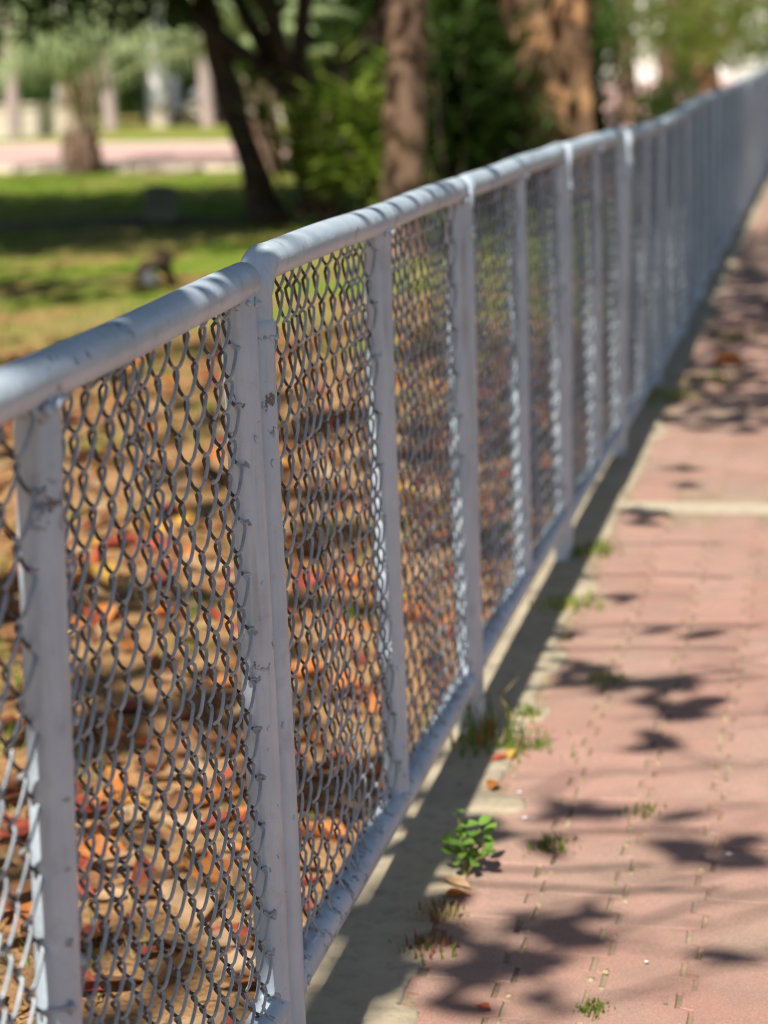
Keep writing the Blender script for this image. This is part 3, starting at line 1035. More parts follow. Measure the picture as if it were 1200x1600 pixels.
    for q in range(150):
        gx, gy = -abs(g.normal(0, 2.0)) - .16, g.uniform(-1.2, 7.0)
        z = g.uniform(2.8, 4.8)
        p = above(gx, gy, z)
        limb(lm, p - b + g.normal(0, .3, 3), p - b, .010, .004, int(g.integers(1e6)), .15, 7, 5)
        for a in range(int(g.integers(3, 8))):
            ang = a / 6 * 2 * math.pi + g.uniform(0, 1)
            leaf_blade(lv, p - b + g.normal(0, .03, 3), (math.cos(ang), math.sin(ang), g.uniform(-.2, .3)), .18 * g.uniform(.7, 1.2), .09, (0, -.3, 1))
    pts = crown_pts((-2.6, -5.0, 5.0), (2.8, 2.6, 1.3), 900, 30, g)
    leaf_cards(lv, pts - b, .22, g, .5, .2)
    lm.build('limbs', M['bark_brown'], root)
    lv.build('crown', M['leaf_mid'], root)
    tag(root, 'broad leaved tree behind the camera whose leaves shade the path', 'tree')


shade_tree()
# a second overhanging tree, outside the picture on the left, shades strips of lawn; a third shades the far path
make_tree('lawn_tree', 'broad tree left of the picture whose crown shades strips of the lawn', (-7.4, 5.0),
          [[(-7.4, 5.0, -.05, .25), (-7.3, 5.1, 1.2, .2), (-7.0, 5.4, 3.0, .16)]],
          [((-6.2, 4.6, 4.9), (3.0, 1.1, .9), 2000, 40, .2), ((-5.4, 7.4, 4.6), (2.6, .6, .7), 1500, 30, .2), ((-4.6, 2.0, 4.6), (1.6, .8, .6), 500, 16, .2), ((-6.2, 9.3, 4.4), (2.7, 1.9, 1.0), 7500, 70, .2), ((-6.0, 11.0, 5.2), (3.0, 1.8, .8), 5200, 60, .2), ((-3.75, 9.9, 4.2), (.8, 1.5, .9), 1700, 24, .17)], M['bark_brown'], M['leaf_mid'], 48)
make_tree('path_tree', 'tree on the far side of the path whose crown shades the distant pavers', (2.1, 1.8),
          [[(2.1, 1.8, -.15, .2), (2.1, 1.8, 1.5, .16), (1.7, 2.0, 3.2, .12)]],
          [((.6, 2.3, 4.3), (1.5, 1.5, .8), 1500, 40, .17), ((.6, 5.4, 4.5), (1.6, 2.6, .8), 4200, 60, .17)], M['bark_brown'], M['leaf_mid'], 49)

# ------------------------------------------------------------------ palms
def frond_mesh(L, rise, droop, seed, leaflets=34, ll=0.5, hang=0.5):
    """one arching palm frond starting at the origin and leaning out along +X; returns rib and leaflet builders"""
    g = np.random.default_rng(seed)
    n = 14
    t = np.linspace(0, 1, n)
    a = rise - droop * t ** 1.4
    dx = np.cos(a) * L / n
    dz = np.sin(a) * L / n
    x = np.concatenate([[0], np.cumsum(dx)[:-1]])
    z = np.concatenate([[0], np.cumsum(dz)[:-1]])
    path = np.c_[x, 0.04 * L * np.sin(t * 3) * g.normal(0, 1), z]
    mb = MB()
    tube(mb, path, np.linspace(.022, .004, n), 6, True, (0, 1, 0))
    lf = MB()
    for s in (-1, 1):
        for q in range(leaflets):
            u = 0.14 + 0.86 * (q + g.uniform(-.2, .2)) / leaflets
            u = min(u, 1)
            p = np.array([np.interp(u, t, path[:, k]) for k in range(3)])
            aa = np.interp(u, t, a)
            fw = np.array([math.cos(aa), 0, math.sin(aa)])
            upv = np.array([-math.sin(aa), 0, math.cos(aa)])
            l = ll * (math.sin(math.pi * min(1, u * .8 + .15)) ** .7) * g.uniform(.85, 1.1)
            d = fw * .75 + np.array([0, s, 0]) * .75 + upv * .25
            d /= np.linalg.norm(d)
            m1 = p + d * l * .5
            m2 = m1 + (d + np.array([0, 0, -hang * 1.6])) / np.linalg.norm(d + np.array([0, 0, -hang * 1.6])) * l * .55
            w = np.cross(d, upv)
            w /= np.linalg.norm(w)
            ww = 0.042
            v = [p - w * .006, p + w * .006, m1 + w * ww * .7, m1 - w * ww * .7, m2]
            lf.add(v, [(0, 1, 2, 3)])
            lf.add(v[2:], [(0, 2, 1)])
    return mb, lf


def make_palm(name, label, loc, H, r_base, r_top, nfr, L, seed, trunkmat, boots, group=None, frmat=None, rises=(0.75, 1.45), ll=0.5, hang=0.5):
    g = np.random.default_rng(seed)
    root = empty(name, loc)
    mb = MB()
    n = 40
    z = np.linspace(-.05, H, n)
    t = np.clip(z / max(H, .01), 0, 1)
    if boots:
        rad = r_top + (r_base - r_top) * (np.sin(np.pi * np.clip(t * .75 + .25, 0, 1)) ** .8)
        rad = rad * (1 + 0.05 * (np.arange(n) % 2) + g.normal(0, .02, n))
    else:
        rad = r_top + (r_base - r_top) * (1 - t) ** 1.5 + 0.004 * (np.arange(n) % 4 == 0)
    lean = g.normal(0, .02, 2)
    tube(mb, np.c_[lean[0] * z, lean[1] * z, z], rad, 18, True)
    if boots:   # stubs of cut leaf bases around the trunk
        for q in range(90):
            zz = g.uniform(.03, H)
            a = q * 2.399
            rr = np.interp(zz, z, rad)
            d = np.array([math.cos(a), math.sin(a), 0])
            p = d * rr * .93 + np.array([0, 0, zz])
            tube(mb, [p, p + d * .018 + np.array([0, 0, .035]), p + d * .022 + np.array([0, 0, .06])], [.03, .022, .008], 5, True)
    mb.build('trunk', trunkmat, root)
    if boots:
        bb = MB()
        for q in range(26):
            a = q * 2.399
            d = np.array([math.cos(a), math.sin(a), 0])
            z0 = H - .12 + .42 * q / 26
            o = r_top * (1.0 - .55 * q / 26)
            tube(bb, [d * o + np.array([0, 0, z0]), d * (o + .03) + np.array([0, 0, z0 + .22]), d * (o + .10) + np.array([0, 0, z0 + .46])], [.045, .032, .02], 6, True)
        bb.build('leaf_bases', M['boot'], root)
    top = H + (.42 if boots else 0)
    for q in range(nfr):
        f = q / nfr
        rise = rises[0] + (rises[1] - rises[0]) * f
        rb, lf = frond_mesh(L * g.uniform(.85, 1.1), rise, g.uniform(1.3, 2.0), int(g.integers(1e6)), 22, ll, hang)
        fr = lf.build('frond', frmat or M['frond'], root, smooth=False)
        rib = rb.build('frond_rib', M['rachis'], fr)
        fr.location = (0, 0, top - .25 * (1 - f))
        fr.rotation_euler = (g.normal(0, .08), 0, q * 2.399 + g.uniform(-.3, .3))
    tag(root, label, 'palm tree', group)
    return root


make_palm('squat_palm', 'squat palm with bulbous brown trunk and drooping silvery fronds at the lawn edge, the larger', (-7.79, 20.3, 0), 0.5, .21, .14, 13, 2.7, 61, M['palm_bark'], True, rises=(0.7, 1.45), ll=.8, hang=2.4)
make_palm('squat_palm', 'smaller squat palm right of the leaning dark trunk, pale leaf bases', (-5.37, 19.4, 0), .62, .17, .11, 14, 1.5, 62, M['palm_bark'], True, rises=(.9, 1.5), ll=.4, hang=.5)
for (x, y, mat, r, lab) in ((-13.4, 32.0, 'palm_smooth', .12, 'slender greyish pink palm trunk at the far left in front of the cream wall'),
                            (-14.2, 36.6, 'white', .17, 'white painted palm trunk left of the larger squat palm'),
                            (-12.75, 35.2, 'palm_smooth', .13, 'slender greyish pink palm trunk just right of the larger squat palm'),
                            (-13.6, 40.7, 'white', .24, 'thick white painted palm trunk in front of the dark hedge, right of the silvery fronds'),
                            (-10.9, 35.4, 'palm_smooth', .12, 'greyish pink palm trunk just left of the leaning dark trunk'),
                            (-16.3, 34.2, 'white', .15, 'white painted palm trunk at the very left edge'),
                            (-8.3, 45.0, 'white', .3, 'white palm trunk seen between the dark forked branches')):
    make_palm('tall_palm', lab, (x, y, 0), 6.0, r * 1.08, r * .9, 9, 2.6, int(abs(x * 100)), M[mat], False, 'tall slender palms by the wall', M['leaf_mid'], (.0, 1.2), .6, .6)

# ------------------------------------------------------------------ far setting: path, verge, wall, hedge
def strip(name, mat, centre, width, z, thick=0.04):
    c = np.array(centre, float)
    t = np.gradient(c, axis=0)
    t /= np.linalg.norm(t, axis=1, keepdims=True)
    nrm = np.c_[-t[:, 1], t[:, 0]]
    n = len(c)
    a, b = c + nrm * width / 2, c - nrm * width / 2
    v = np.concatenate([np.c_[a, np.full(n, z)], np.c_[b, np.full(n, z)], np.c_[a, np.full(n, z - thick)], np.c_[b, np.full(n, z - thick)]])
    i = np.arange(n - 1)
    mb = MB()
    mb.add(v, np.concatenate([np.stack([i, i + n, i + n + 1, i + 1], -1), np.stack([i, i + 1, i + 2 * n + 1, i + 2 * n], -1), np.stack([i + n, i + 3 * n, i + 3 * n + 1, i + n + 1], -1)]))
    return mb.build(name, mat, smooth=False)


pc = np.array([(-40, 37.2), (-30, 33), (-20, 28.7), (-12, 25.4), (-8.5, 23.9), (-5.6, 22.8), (-4.4, 23.4), (-4.2, 26), (-4.2, 32), (-4.5, 44), (-5, 70)])
tt = np.linspace(0, 1, len(pc))
ts = np.linspace(0, 1, 60)
pcs = np.c_[np.interp(ts, tt, pc[:, 0]), np.interp(ts, tt, pc[:, 1])]
for _ in range(6):
    pcs[1:-1] = (pcs[:-2] + pcs[1:-1] * 2 + pcs[2:]) / 4
tag(strip('pink_path', M['pink_path'], pcs, 4.9, 0.03, .08), kind='structure')
tg = np.gradient(pcs, axis=0)
tg /= np.linalg.norm(tg, axis=1, keepdims=True)
nr = np.c_[-tg[:, 1], tg[:, 0]]
tag(strip('path_kerb', M['cream'], pcs + nr * 2.62, .34, .05, .1), kind='structure')
tag(strip('path_kerb', M['cream'], pcs - nr * 2.62, .34, .05, .1), kind='structure')

def wall_run(pts, h, th, name, label, mat):
    mb = MB()
    for (a, b) in zip(pts[:-1], pts[1:]):
        a, b = np.array(a, float), np.array(b, float)
        d = (b - a) / np.linalg.norm(b - a)
        nn = np.array([-d[1], d[0]]) * th / 2
        q = [a - nn, b - nn, b + nn, a + nn]
        v = [(*p, -.05) for p in q] + [(*p, h) for p in q]
        mb.add(v, [(4, 5, 6, 7), (0, 1, 5, 4), (1, 2, 6, 5), (2, 3, 7, 6), (3, 0, 4, 7)])
    root = mb.build(name, mat, smooth=False)
    cp = MB()
    for (a, b) in zip(pts[:-1], pts[1:]):
        a, b = np.array(a, float), np.array(b, float)
        d = (b - a) / np.linalg.norm(b - a)
        nn = np.array([-d[1], d[0]]) * (th / 2 + .04)
        q = [a - nn, b - nn, b + nn, a + nn]
        v = [(*p, h + .003) for p in q] + [(*p, h + .06) for p in q]
        cp.add(v, [(4, 5, 6, 7), (0, 1, 5, 4), (1, 2, 6, 5), (2, 3, 7, 6), (3, 0, 4, 7), (3, 2, 1, 0)])
    cp.build('coping', mat, root, smooth=False)
    tag(root, label, 'wall')


wall_run([(-34, 27.5), (-20, 30.6), (-13.82, 33.0), (-12.6, 33.9)], .5, .25, 'garden_wall', 'low cream garden wall at the far left behind the pink path', M['cream'])
wall_run([(-12.3, 36.3), (-10.4, 36.6), (-7.4, 37.6)], .34, .25, 'garden_wall', 'lower cream wall under the white trunks, left of the leaning dark trunk', M['cream'])


def hedge(name, label, a, b, th, h, n, size, seed, mat='hedge'):
    g = np.random.default_rng(seed)
    a, b = np.array(a, float), np.array(b, float)
    L = np.linalg.norm(b - a)
    d = (b - a) / L
    nn = np.array([-d[1], d[0]])
    u = g.uniform(0, 1, n)
    face = g.integers(0, 4, n)
    w = g.uniform(-.5, .5, n)
    z = g.uniform(0, 1, n)
    w = np.where(face < 2, np.where(face == 0, .5, -.5) + g.normal(0, .05, n), w)
    z = np.where(face == 2, 1 + g.normal(0, .03, n), z)
    zz = z * h * (1 + .06 * np.sin(u * L * 1.3))
    p = a + (b - a) * u[:, None] + nn * (w * th)[:, None]
    mb = MB()
    leaf_cards(mb, np.c_[p - a, zz], size, g, .55)
    root = empty(name, (a[0], a[1], 0))
    mb.build('leaves', M[mat], root, smooth=False)
    # woody core that stops the view through
    core = MB()
    q = [nn * -th * .38, (b - a) + nn * -th * .38, (b - a) + nn * th * .38, nn * th * .38]
    v = [(*k, 0) for k in q] + [(*k, h * .93) for k in q]
    core.add(v, [(4, 5, 6, 7), (0, 1, 5, 4), (1, 2, 6, 5), (2, 3, 7, 6), (3, 0, 4, 7)])
    core.build('branches', M[mat], root, smooth=False)
    tag(root, label, 'hedge')


hedge('clipped_hedge', 'tall clipped dark green hedge behind the cream wall at the upper left', (-30, 41.5), (-10.5, 46.0), 1.2, 2.6, 11000, .3, 71)
hedge('clipped_hedge', 'small square dark green hedge beside the white patches near the upper right', (-3.7, 55), (-2.7, 55.3), 1.0, 1.05, 900, .22, 72)
hedge('clipped_hedge', 'long dark hedge far behind the shrubs between the trunks', (-10, 48), (-3.9, 33.0), 1.4, 2.3, 4200, .3, 73)

# long leaved shrubs between the trunks
def long_shrub(label, loc, n, L, W, seed, h0=.2, spread=.5, mat='blade'):
    g = np.random.default_rng(seed)
    root = empty('long_leaved_shrub', loc)
    st, lv = MB(), MB()
    for q in range(max(4, n // 40)):
        a = g.uniform(0, 2 * math.pi)
        e = np.array([math.cos(a) * spread * g.uniform(.2, 1), math.sin(a) * spread * g.uniform(.2, 1), h0 + g.uniform(.25, 1.25)])
        limb(st, (e[0] * .25, e[1] * .25, -.02), e, .018, .010, int(g.integers(1e6)), .15, 7, 6)
        for k in range(40):
            u = g.uniform(.35, 1)
            p = e * np.array([.25 + .75 * u, .25 + .75 * u, u])
            an = g.uniform(0, 2 * math.pi)
            d = np.array([math.cos(an), math.sin(an), g.uniform(-.1, 1.1)])
            leaf_blade(lv, p, d, L * g.uniform(.6, 1.2), W * g.uniform(.7, 1.2), (g.normal(0, .2), g.normal(0, .2), 1), 4)
    st.build('stems', M['bark_dark'], root)
    lv.build('leaves', M[mat], root, smooth=False)
    tag(root, label, 'shrub')


long_shrub('bright long leaved shrub in front of the forked dark trunk', (-2.95, 12.3, 0), 420, .36, .05, 81, .1, .55, 'blade_sunlit')
long_shrub('dark long leaved shrub close left of the brown trunk', (-2.55, 11.9, 0), 280, .34, .05, 82, .0, .35, 'blade_sunlit')
long_shrub('tall dark shrub between the brown trunk and the twin trunks', (-1.95, 13.6, 0), 520, .38, .05, 83, .3, .55)
long_shrub('shrub with drooping leaves left of the twin trunks', (-2.15, 13.2, 0), 420, .36, .05, 84, .4, .5)
long_shrub('shaded shrub behind the brown trunk', (-2.8, 16.0, 0), 520, .4, .05, 85, .5, .7)
long_shrub('shaded shrub directly right of the twin trunks', (-1.75, 17.6, 0), 420, .4, .05, 86, .2, .5, 'leaf_dark')
long_shrub('low dark shrub behind the smaller squat palm', (-4.1, 19.0, 0), 360, .4, .05, 87, .3, .6, 'leaf_dark')


def bush(label, loc, r, n, size, seed, mat):
    g = np.random.default_rng(seed)
    root = empty('round_bush', loc)
    mb = MB()
    pts = crown_pts((0, 0, r[2] * .95), r, n, 30, g, .3, .2)
    pts[:, 2] = np.maximum(pts[:, 2], .03)
    leaf_cards(mb, pts, size, g, .5)
    mb.build('leaves', M[mat], root, smooth=False)
    st = MB()
    for q in range(7):
        limb(st, (0, 0, -.02), g.normal(0, .4, 3) * np.array(r) + np.array([0, 0, r[2]]), .03, .008, int(g.integers(1e6)), .2, 7, 6)
    st.build('branches', M['bark_dark'], root)
    tag(root, label, 'bush')


for (x, y, r, n, s, m, lab) in ((-3.9, 20.5, (1.3, 1.0, 1.3), 3200, .16, 'leaf_dark', 'dense dark bush behind the forked trunk and shrubs'),
                               (-2.9, 19.0, (1.2, 1.0, 1.4), 3200, .16, 'leaf_dark', 'dense dark bush behind the twin trunks on their left'),
                               (-3.1, 23.5, (1.2, 1.0, 1.2), 2600, .18, 'leaf_dark', 'dense dark bush right behind the twin trunks'),
                               (-3.75, 26.5, (1.2, 1.0, 1.5), 2600, .18, 'leaf_dark', 'dark bush left of the slender brown tree'),
                               (-5.2, 29.5, (1.6, 1.2, 1.5), 2600, .2, 'leaf_mid', 'green bush across the pink path behind the forked trunk'),
                               (-.9, 52.0, (1.3, 1.0, 1.0), 800, .17, 'leaf_mid', 'round green bush just left of the upper right corner behind the far rail'),
                               (-3.3, 51.0, (1.0, 1.0, 1.1), 520, .17, 'leaf_light', 'loose light green bush left of the orange barked tree'),
                               (-1.55, 26.0, (.5, .6, .42), 700, .12, 'leaf_dark', 'low dark bush at the foot of the slender tree')):
    bush(lab, (x, y, 0), r, n, s, int(abs(x * 1000 + y)), m)

# far treeline that closes the view, and the white house behind it
g = np.random.default_rng(91)
mb = MB()
for q in range(46):
    a = -75 + 105 * q / 45 + g.uniform(-1, 1)
    d = g.uniform(64, 84)
    c = np.array([math.sin(R(a)) * d, math.cos(R(a)) * d, g.uniform(2.5, 5)])
    if -8 < a < 1: c[2] += 3.2
    leaf_cards(mb, crown_pts(c, (4.2, 3.5, g.uniform(3.2, 5)), 700, 16, g), .75, g, .6)
tag(mb.build('treeline', M['leaf_dark'], smooth=False), kind='stuff')

def house():
    root = empty('white_house', (-4.5, 66, 0))
    mb = MB()
    box(mb, (-4, 0, 0), (7, 6, 4.6))
    mb.build('wall', M['white'], root, smooth=False)
    rf = MB()
    v = [(-4.5, -.5, 4.6), (7.5, -.5, 4.6), (7.5, 6.5, 4.6), (-4.5, 6.5, 4.6), (-3, 3, 6.4), (6, 3, 6.4)]
    rf.add(v, [(0, 1, 5, 4), (2, 3, 4, 5)])
    rf.add(v, [(1, 2, 5), (3, 0, 4)])
    rf.build('roof', M['roof'], root, smooth=False)
    for x in (-2.6, 0.2, 3.0, 5.2):
        w = MB()
        for (lo, hi) in (((x, -.05, 1.2), (x + .08, -.003, 2.5)), ((x + 1.12, -.05, 1.2), (x + 1.2, -.003, 2.5)), ((x + .08, -.05, 1.2), (x + 1.12, -.003, 1.28)), ((x + .08, -.05, 2.42), (x + 1.12, -.003, 2.5))):
            box(w, lo, hi)
        wo = w.build('window', M['cream'], root, smooth=False)
        p = MB()
        box(p, (x + .08, -.03, 1.28), (x + 1.12, -.006, 2.42))
        p.build('pane', M['glass'], wo, smooth=False)
    tag(root, 'white house far behind the thin trees at the upper right', 'house')


house()

# scooter parked by the wall, only a dark blur in the photograph
def scooter(loc, rz):
    root = empty('motor_scooter', loc, (0, 0, rz))
    for x in (-.55, .55):
        w = MB()
        a = np.linspace(0, 2 * math.pi, 25)
        tube(w, np.c_[x + .2 * np.cos(a), np.zeros(25), .24 + .2 * np.sin(a)], .05, 8, False, (0, 1, 0))
        wo = w.build('wheel', M['black'], root)
        h = MB()
        tube(h, [(x, -.04, .24), (x, .04, .24)], .13, 12, True)
        h.build('rim', M['scooter_grey'], wo)
    b = MB()
    lump(b, (-.38, 0, .56), (.38, .15, .18), 3, 12, 8, .02)
    box(b, (-.1, -.13, .28), (.36, .13, .36))
    tube(b, [(.36, 0, .3), (.44, 0, .62), (.42, 0, .9)], [.14, .15, .10], 10, True)
    b.build('body', M['scooter_grey'], root)
    s = MB()
    lump(s, (-.35, 0, .76), (.38, .14, .06), 4, 12, 6, .02)
    s.build('seat', M['black'], root)
    k = MB()
    tube(k, [(.40, -.3, 1.0), (.44, -.1, .97), (.44, .1, .97), (.40, .3, 1.0)], .02, 8, True, (0, 0, 1))
    tube(k, [(.56, 0, .24), (.44, 0, .97)], .03, 8, True)
    k.build('handlebar', M['black'], root)
    tag(root, 'dark scooter parked by the low wall left of the leaning trunk', 'scooter')


scooter((-11.4, 36.0, 0), 2.7)
mb = MB()
tube(mb, [(0, 0, 0), (0, 0, .5), (0, 0, 2.6)], [.06, .045, .04], 10, True)
lp = mb.build('lamp_post', M['metal_dark'])
lp.location = (-13.3, 38.8, 0)
l2 = MB()
lump(l2, (0, 0, 2.7), (.16, .16, .14), 2, 10, 7, .0)
l2.build('lamp_head', M['white'], lp)
tag(lp, 'thin dark post between the silvery fronds and the thick white trunk', 'lamp post')

# ------------------------------------------------------------------ lawn things
mb = MB()
g = np.random.default_rng(101)
th = np.linspace(0, 2 * np.pi, 40, endpoint=False)
v = [(-4.7, 13.1, .035)] + [(-4.7 + 1.25 * math.cos(a) * (1 + .1 * g.normal()), 13.1 + .75 * math.sin(a) * (1 + .1 * g.normal()), .004 - .02) for a in th]
mb.add(v, np.array([(0, i + 1, (i + 1) % 40 + 1) for i in range(40)]))
tag(mb.build('dark_lawn_patch', M['dark_patch']), kind='structure')  # low dark brown patch laid on the lawn, slightly raised in the middle

mb = MB()
box(mb, (-.12, -.1, -.02), (.12, .1, .27))
lump(mb, (0, 0, .27), (.125, .105, .02), 5, 10, 5, .06)
o = mb.build('stone_block', M['grey_stone'], smooth=False)
o.location = (-4.45, 13.0, 0)
o.rotation_euler = (0, .04, .3)
tag(o, 'upright grey stone block standing in shade on the lawn', 'stone')


def bark_curl():
    mb = MB()
    n, m = 12, 7
    for s, off in ((1, 0.0),):
        a = np.linspace(-.2, 3.3, n)
        y = np.linspace(-.11, .11, m)
        A, Y = np.meshgrid(a, y, indexing='ij')
        rr = .085 + .012 * np.sin(Y * 20)
        for q in (0, .008):
            v = np.stack([rr * np.cos(A) * (1 - q * 8), Y, (rr - q) * np.sin(A) + .02], -1).reshape(-1, 3)
            i = np.arange(n - 1)[:, None] * m
            j = np.arange(m - 1)[None, :]
            mb.add(v, np.stack([i + j, i + m + j, i + m + j + 1, i + j + 1], -1).reshape(-1, 4))
    lump(mb, (.05, .02, .10), (.05, .05, .07), 9, 8, 6, .15)
    o = mb.build('dry_palm_sheath', M['bark_dark'])
    o.location = (-3.1, 8.84, 0)
    o.scale = (1.05, 1.05, 1.05)
    o.rotation_euler = (0, 0, .6)
    tag(o, 'curled dark brown palm sheath lying on the lawn above the near rail', 'dry leaf')
    p = MB()
    lump(p, (0, 0, .035), (.055, .04, .045), 12, 10, 7, .08)
    o = p.build('small_stone', M['pale_stone'])
    o.location = (-3.08, 8.66, 0)
    tag(o, 'small grey stone in front of the curled dark palm sheath', 'stone')


bark_curl()

# grass blades over the lawn, thinner towards the fence
def blades(mb, P, h, w, g, lean=.5):
    n = len(P)
    a = g.uniform(0, 2 * np.pi, n)
    d = np.c_[np.cos(a), np.sin(a), np.zeros(n)]
    s = np.c_[-np.sin(a), np.cos(a), np.zeros(n)]
    hh = h * g.uniform(.5, 1.3, n)[:, None]
    tip = P + d * hh * lean * g.uniform(.2, 1.4, n)[:, None] + np.array([0, 0, 1]) * hh
    v = np.stack([P - s * w / 2, P + s * w / 2, tip], 1).reshape(-1, 3)
    mb.add(v, np.arange(n * 3).reshape(-1, 3))


g = np.random.default_rng(111)
cl = np.c_[g.uniform(-11, -.6, 2600), g.uniform(5.5, 19.5, 2600)]
mb = MB()
n = 42000
idx = g.integers(0, len(cl), n)
P = cl[idx] + g.normal(0, .16, (n, 2))
P = np.c_[P, np.full(n, -.012)]
blades(mb, P, .05, .009, g)
tag(mb.build('grass', M['grass'], smooth=False), kind='stuff')
cl = np.c_[-g.uniform(.2, 4.0, 170), g.uniform(-.8, 6.5, 170)]
mb = MB()
n = 5200
P = np.c_[cl[g.integers(0, len(cl), n)] + g.normal(0, .05, (n, 2)), np.full(n, -.014)]
P[:, 0] = np.minimum(P[:, 0], -.07)
blades(mb, P, .055, .005, g, .8)
tag(mb.build('grass', M['grass'], smooth=False), kind='stuff')
mb = MB()
n = 9000
P = np.c_[-np.abs(g.normal(0, 2.0, n)) - .07, g.uniform(-1, 8, n), np.full(n, -.012)]
blades(mb, P, .022, .006, g, 2.5)
tag(mb.build('dry_grass', M['dry_grass'], smooth=False), kind='stuff')

# ------------------------------------------------------------------ fallen leaves
def fallen_leaf_mesh(seed, mat):
    g = np.random.default_rng(seed)
    L = .15 * g.uniform(.8, 1.15)
    W = L * g.uniform(.48, .6)
    n = 8
    t = np.linspace(0, 1, n)
    prof = np.clip(np.sin(np.pi * np.clip(t, 0, 1) ** 1.35) ** .75, 0.02, 1)     # widest past the middle
    curl, bend = g.uniform(.2, 1.1), g.uniform(-.4, .6)
    rows = []
    for s in (-1, -.5, 0, .5, 1):
        y = s * W / 2 * prof * (1 + (0.06 * g.normal(0, 1, n) if abs(s) == 1 else 0))
        z = .006 + curl * W * .5 * (s * s) * prof + bend * L * (t - .5) ** 2 - .0 + g.normal(0, .0015, n)
        rows.append(np.c_[(t - .5) * L, y, z])
    v = np.concatenate(rows)
    mb = MB()
    for q in range(4):
        i = np.arange(n - 1) + q * n
        if q == 0:
            mb.add(v, np.stack([i, i + 1, i + n + 1, i + n], -1))
        else:
            mb.f.append(np.stack([i, i + 1, i + n + 1, i + n], -1))
    tube(mb, [(-L * .5, 0, v[2 * n, 2]), (-L * .5 - .02, .002, .004)], [.0018, .0012], 5, True)
    return mb.mesh('fallen_leaf', mat)


g = np.random.default_rng(121)
LEAF = {'orange': 62, 'red': 46, 'tan': 44, 'brown': 44, 'yellow': 26}
DESC = {'orange': 'bright orange dry leaf lying on the brown soil behind the fence', 'red': 'dull red dry leaf lying on the brown soil behind the fence',
        'tan': 'pale tan dry leaf lying on the brown soil behind the fence', 'brown': 'dark brown curled leaf lying on the brown soil behind the fence',
        'yellow': 'yellow dry leaf lying on the brown soil behind the fence'}
for cname, cnt in LEAF.items():
    ms = [fallen_leaf_mesh(200 + q + len(cname) * 10, M['fall_' + cname]) for q in range(4)]
    for q in range(cnt):
        o = link('fallen_leaf', ms[q % 4])
        y = g.uniform(.2, 3.2) if g.random() < .45 else g.uniform(2.0, 6.3)
        x = -.13 - abs(g.normal(0, .35 + .17 * y))
        if x < -4: x = -g.uniform(.3, 2.5)
        o.location = (x, y, -.010)
        o.rotation_euler = (g.normal(0, .25), g.normal(0, .25), g.uniform(0, 6.28))
        s = g.uniform(.45, .95) * (.8 if y < 2 else 1)
        o.scale = (s, s, s)
        tag(o, DESC[cname], 'leaf', cname + ' leaves fallen behind the fence')
# finer litter that nobody could count
mb_by = {}
for cname in ('orange', 'red', 'brown', 'tan'):
    mb = MB()
    n = 1100 if cname in ('brown', 'tan') else 520
    P = np.c_[-np.abs(g.normal(0, 1.7, n)) - .08, g.uniform(-1.0, 6.8, n), np.full(n, .0)]
    d = np.c_[g.normal(0, 1, (n, 2)), g.normal(0, .25, n)]
    d /= np.linalg.norm(d, axis=1, keepdims=True)
    w = np.cross(d, np.array([0, 0, 1]) + g.normal(0, .3, (n, 3)))
    w /= np.linalg.norm(w, axis=1, keepdims=True)
    L = g.uniform(.02, .07, n)[:, None]
    v = np.stack([P - d * L, P + w * L * .5 + [0, 0, .006], P + d * L, P - w * L * .5 + [0, 0, .006]], 1).reshape(-1, 3)
    i = np.arange(n)[:, None] * 4
    mb.add(v, np.concatenate([i + np.array([0, 2, 1]), i + np.array([0, 3, 2])]))
    tag(mb.build('leaf_litter', M['fall_' + cname], smooth=False), kind='stuff')

# ------------------------------------------------------------------ weeds and bits on the path
def leafy_weed(loc):
    g = np.random.default_rng(131)
    root = empty('leafy_weed', loc)
    root.scale = (.86, .86, 1.25)
    st, lv = MB(), MB()
    for (ex, ey, ez) in ((-.012, .01, .075), (.028, .0, .06), (-.03, -.01, .04), (.03, .03, .035), (.0, -.025, .045), (.045, -.01, .03)):
        e = np.array([ex, ey, ez])
        tube(st, [(0, 0, -.002), e * .5 + np.array([0, 0, .008]), e], [.0022, .0018, .0012], 6, True)
        for k in range(6):
            u = .35 + .65 * k / 5
            p = e * u + np.array([0, 0, .005])
            a = k * 2.4 + ex * 50
            d = np.array([math.cos(a), math.sin(a), g.uniform(.1, .6)])
            leaf_blade(lv, p, d, g.uniform(.023, .036), g.uniform(.016, .022), (g.normal(0, .25), g.normal(0, .25), 1), 6)
    st.build('stem', M['stem'], root)
    lv.build('leaves', M['weed'], root)
    tag(root, 'small bright green round leaved weed growing at the curb edge', 'weed')


leafy_weed((.105, .645, .002))


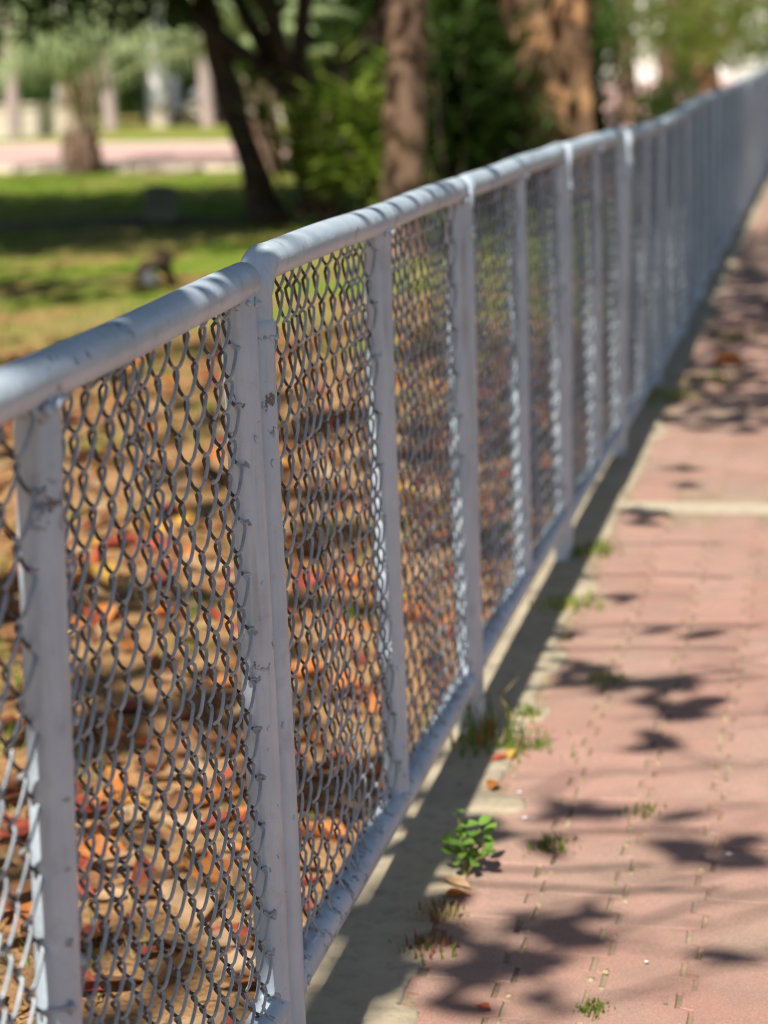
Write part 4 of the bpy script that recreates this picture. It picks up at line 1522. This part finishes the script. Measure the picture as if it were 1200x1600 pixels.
def tuft(label, loc, n, h, w, seed, mats=('grass', 'dry_grass'), spread=.035, lean=.7, rest=0):
    g = np.random.default_rng(seed)
    root = empty('grass_tuft', loc)
    for mi, mname in enumerate(mats):
        mb = MB()
        for q in range(n if mi == 0 else n // 2):
            a = g.uniform(0, 6.28)
            p = np.array([g.normal(0, spread), g.normal(0, spread), 0])
            hh = h * g.uniform(.35, 1.2) * (1 if mi == 0 else .75)
            d = np.array([math.cos(a), math.sin(a), 0])
            s = np.array([-math.sin(a), math.cos(a), 0]) * w / 2
            l = lean * g.uniform(.3, 1.5)
            m1 = p + d * hh * .22 * l + np.array([0, 0, hh * .55])
            m2 = p + d * hh * .62 * l + np.array([0, 0, hh * (.95 - .12 * l)])
            mb.add([p - s, p + s, m1 + s * .8, m1 - s * .8, m2], [(0, 1, 2, 3)])
            mb.f.append(np.array([[3, 2, 4]]) + mb.n - 5)
        mb.build('blades' if mi == 0 else 'dry_blades', M[mname], root, smooth=False)['kind'] = 'stuff'
    tag(root, label, 'grass tuft')
    return root


tuft('tall green grass tuft around the foot of the first post beyond the double post', (.045, 1.23, .002), 26, .13, .0055, 141, spread=.035, lean=.9)
tuft('low yellow green tuft on the curb right of the tall grass tuft', (.105, 1.22, .002), 60, .028, .004, 142, spread=.028)
tuft('small dark green tuft just behind the tall grass tuft', (.095, 1.40, .002), 40, .026, .004, 143, spread=.012)
tuft('yellowish tuft at the curb edge midway to the third post', (.075, 2.16, .002), 90, .032, .005, 144, spread=.035)
tuft('yellowish tuft beside the foot of the second post beyond the double post', (.06, 2.66, .002), 90, .034, .005, 145, spread=.035)
tuft('dark green tuft in the large leaf shadow on the pavers', (.21, 1.65, .0), 50, .016, .004, 146, spread=.022)
tuft('small green tuft in a paver joint, upper one in the middle column', (.35, .94, .0), 40, .014, .0035, 147, spread=.014)
tuft('dark mossy tuft right of the bright green weed', (.215, .77, .0), 60, .018, .004, 148, spread=.018)
tuft('brown withered tuft at the curb edge below the bright green weed', (.095, .49, .002), 60, .022, .004, 149, ('dry_grass', 'fall_brown'), .018)
tuft('small withered tuft with a green tip at the curb edge near the bottom', (.105, .385, .002), 45, .022, .004, 150, ('fall_brown', 'grass'), .020)
tuft('mossy clump in a paver joint at the bottom edge', (.345, .235, .0), 60, .010, .004, 151, spread=.010)
tuft('thin grass growing where curb meets pavers in the far shade', (.08, 4.9, .002), 60, .06, .006, 152, spread=.06)
tuft('thin grass on the path edge in the far shade', (.20, 6.4, .002), 60, .05, .006, 153, spread=.06)
tuft('green blades in a shaded joint far up the path', (.22, 5.3, .0), 60, .045, .006, 154, spread=.05)

for (x, y, nm, s, lab) in ((.10, .60, 'tan', .35, 'small pale dry leaf on the curb below the bright green weed'), (.11, .56, 'orange', .28, 'small orange dry leaf at the curb edge below the bright green weed'),
                           (.085, 1.02, 'orange', .3, 'small orange leaf on the curb below the tall grass tuft'), (.02, 1.27, 'orange', .6, 'orange leaf under the bottom rail behind the tall grass tuft'),
                           (.09, 1.17, 'yellow', .3, 'small yellow leaf in the tall grass tuft'), (.075, 1.15, 'red', .22, 'small red leaf at the front of the tall grass tuft'),
                           (.205, .21, 'red', .14, 'tiny red petal in a joint near the bottom edge'), 
                           (.25, 5.7, 'orange', .9, 'orange leaf on the far shaded path'), (.33, 7.6, 'tan', .9, 'pale leaf on the far shaded path')):
    o = link('fallen_leaf', fallen_leaf_mesh(int(x * 1000 + y * 100), M['fall_' + nm]))
    o.location = (x, y, .003)
    o.rotation_euler = (0.1, -.1, x * 90)
    o.scale = (s, s, s)
    tag(o, lab, 'leaf')
for (x, y, s, lab, mt) in ((.40, .38, .004, 'tiny white pebble between two joint columns near the bottom', 'white'), (.49, .77, .009, 'white chip of stone inside the rightmost leaf shadow', 'white'),
                           (.135, 1.0, .005, 'tiny white pebble on the pavers below the tall grass tuft', 'white'), (.03, 1.02, .008, 'pale flake lying in the dark shadow of the bottom rail', 'pale_stone'),
                           (.435, .26, .004, 'tiny dark pebble near the bottom edge of the pavers', 'grey_stone'), (.16, .885, .006, 'white flake near the mortar tongue on the curb', 'white')):
    mb = MB()
    s *= .7
    lump(mb, (0, 0, s * .4), (s, s * .7, s * .5), int(x * 1000), 8, 6, .15)
    o = mb.build('pebble', M[mt])
    o.location = (x, y, .002)
    tag(o, lab, 'pebble')
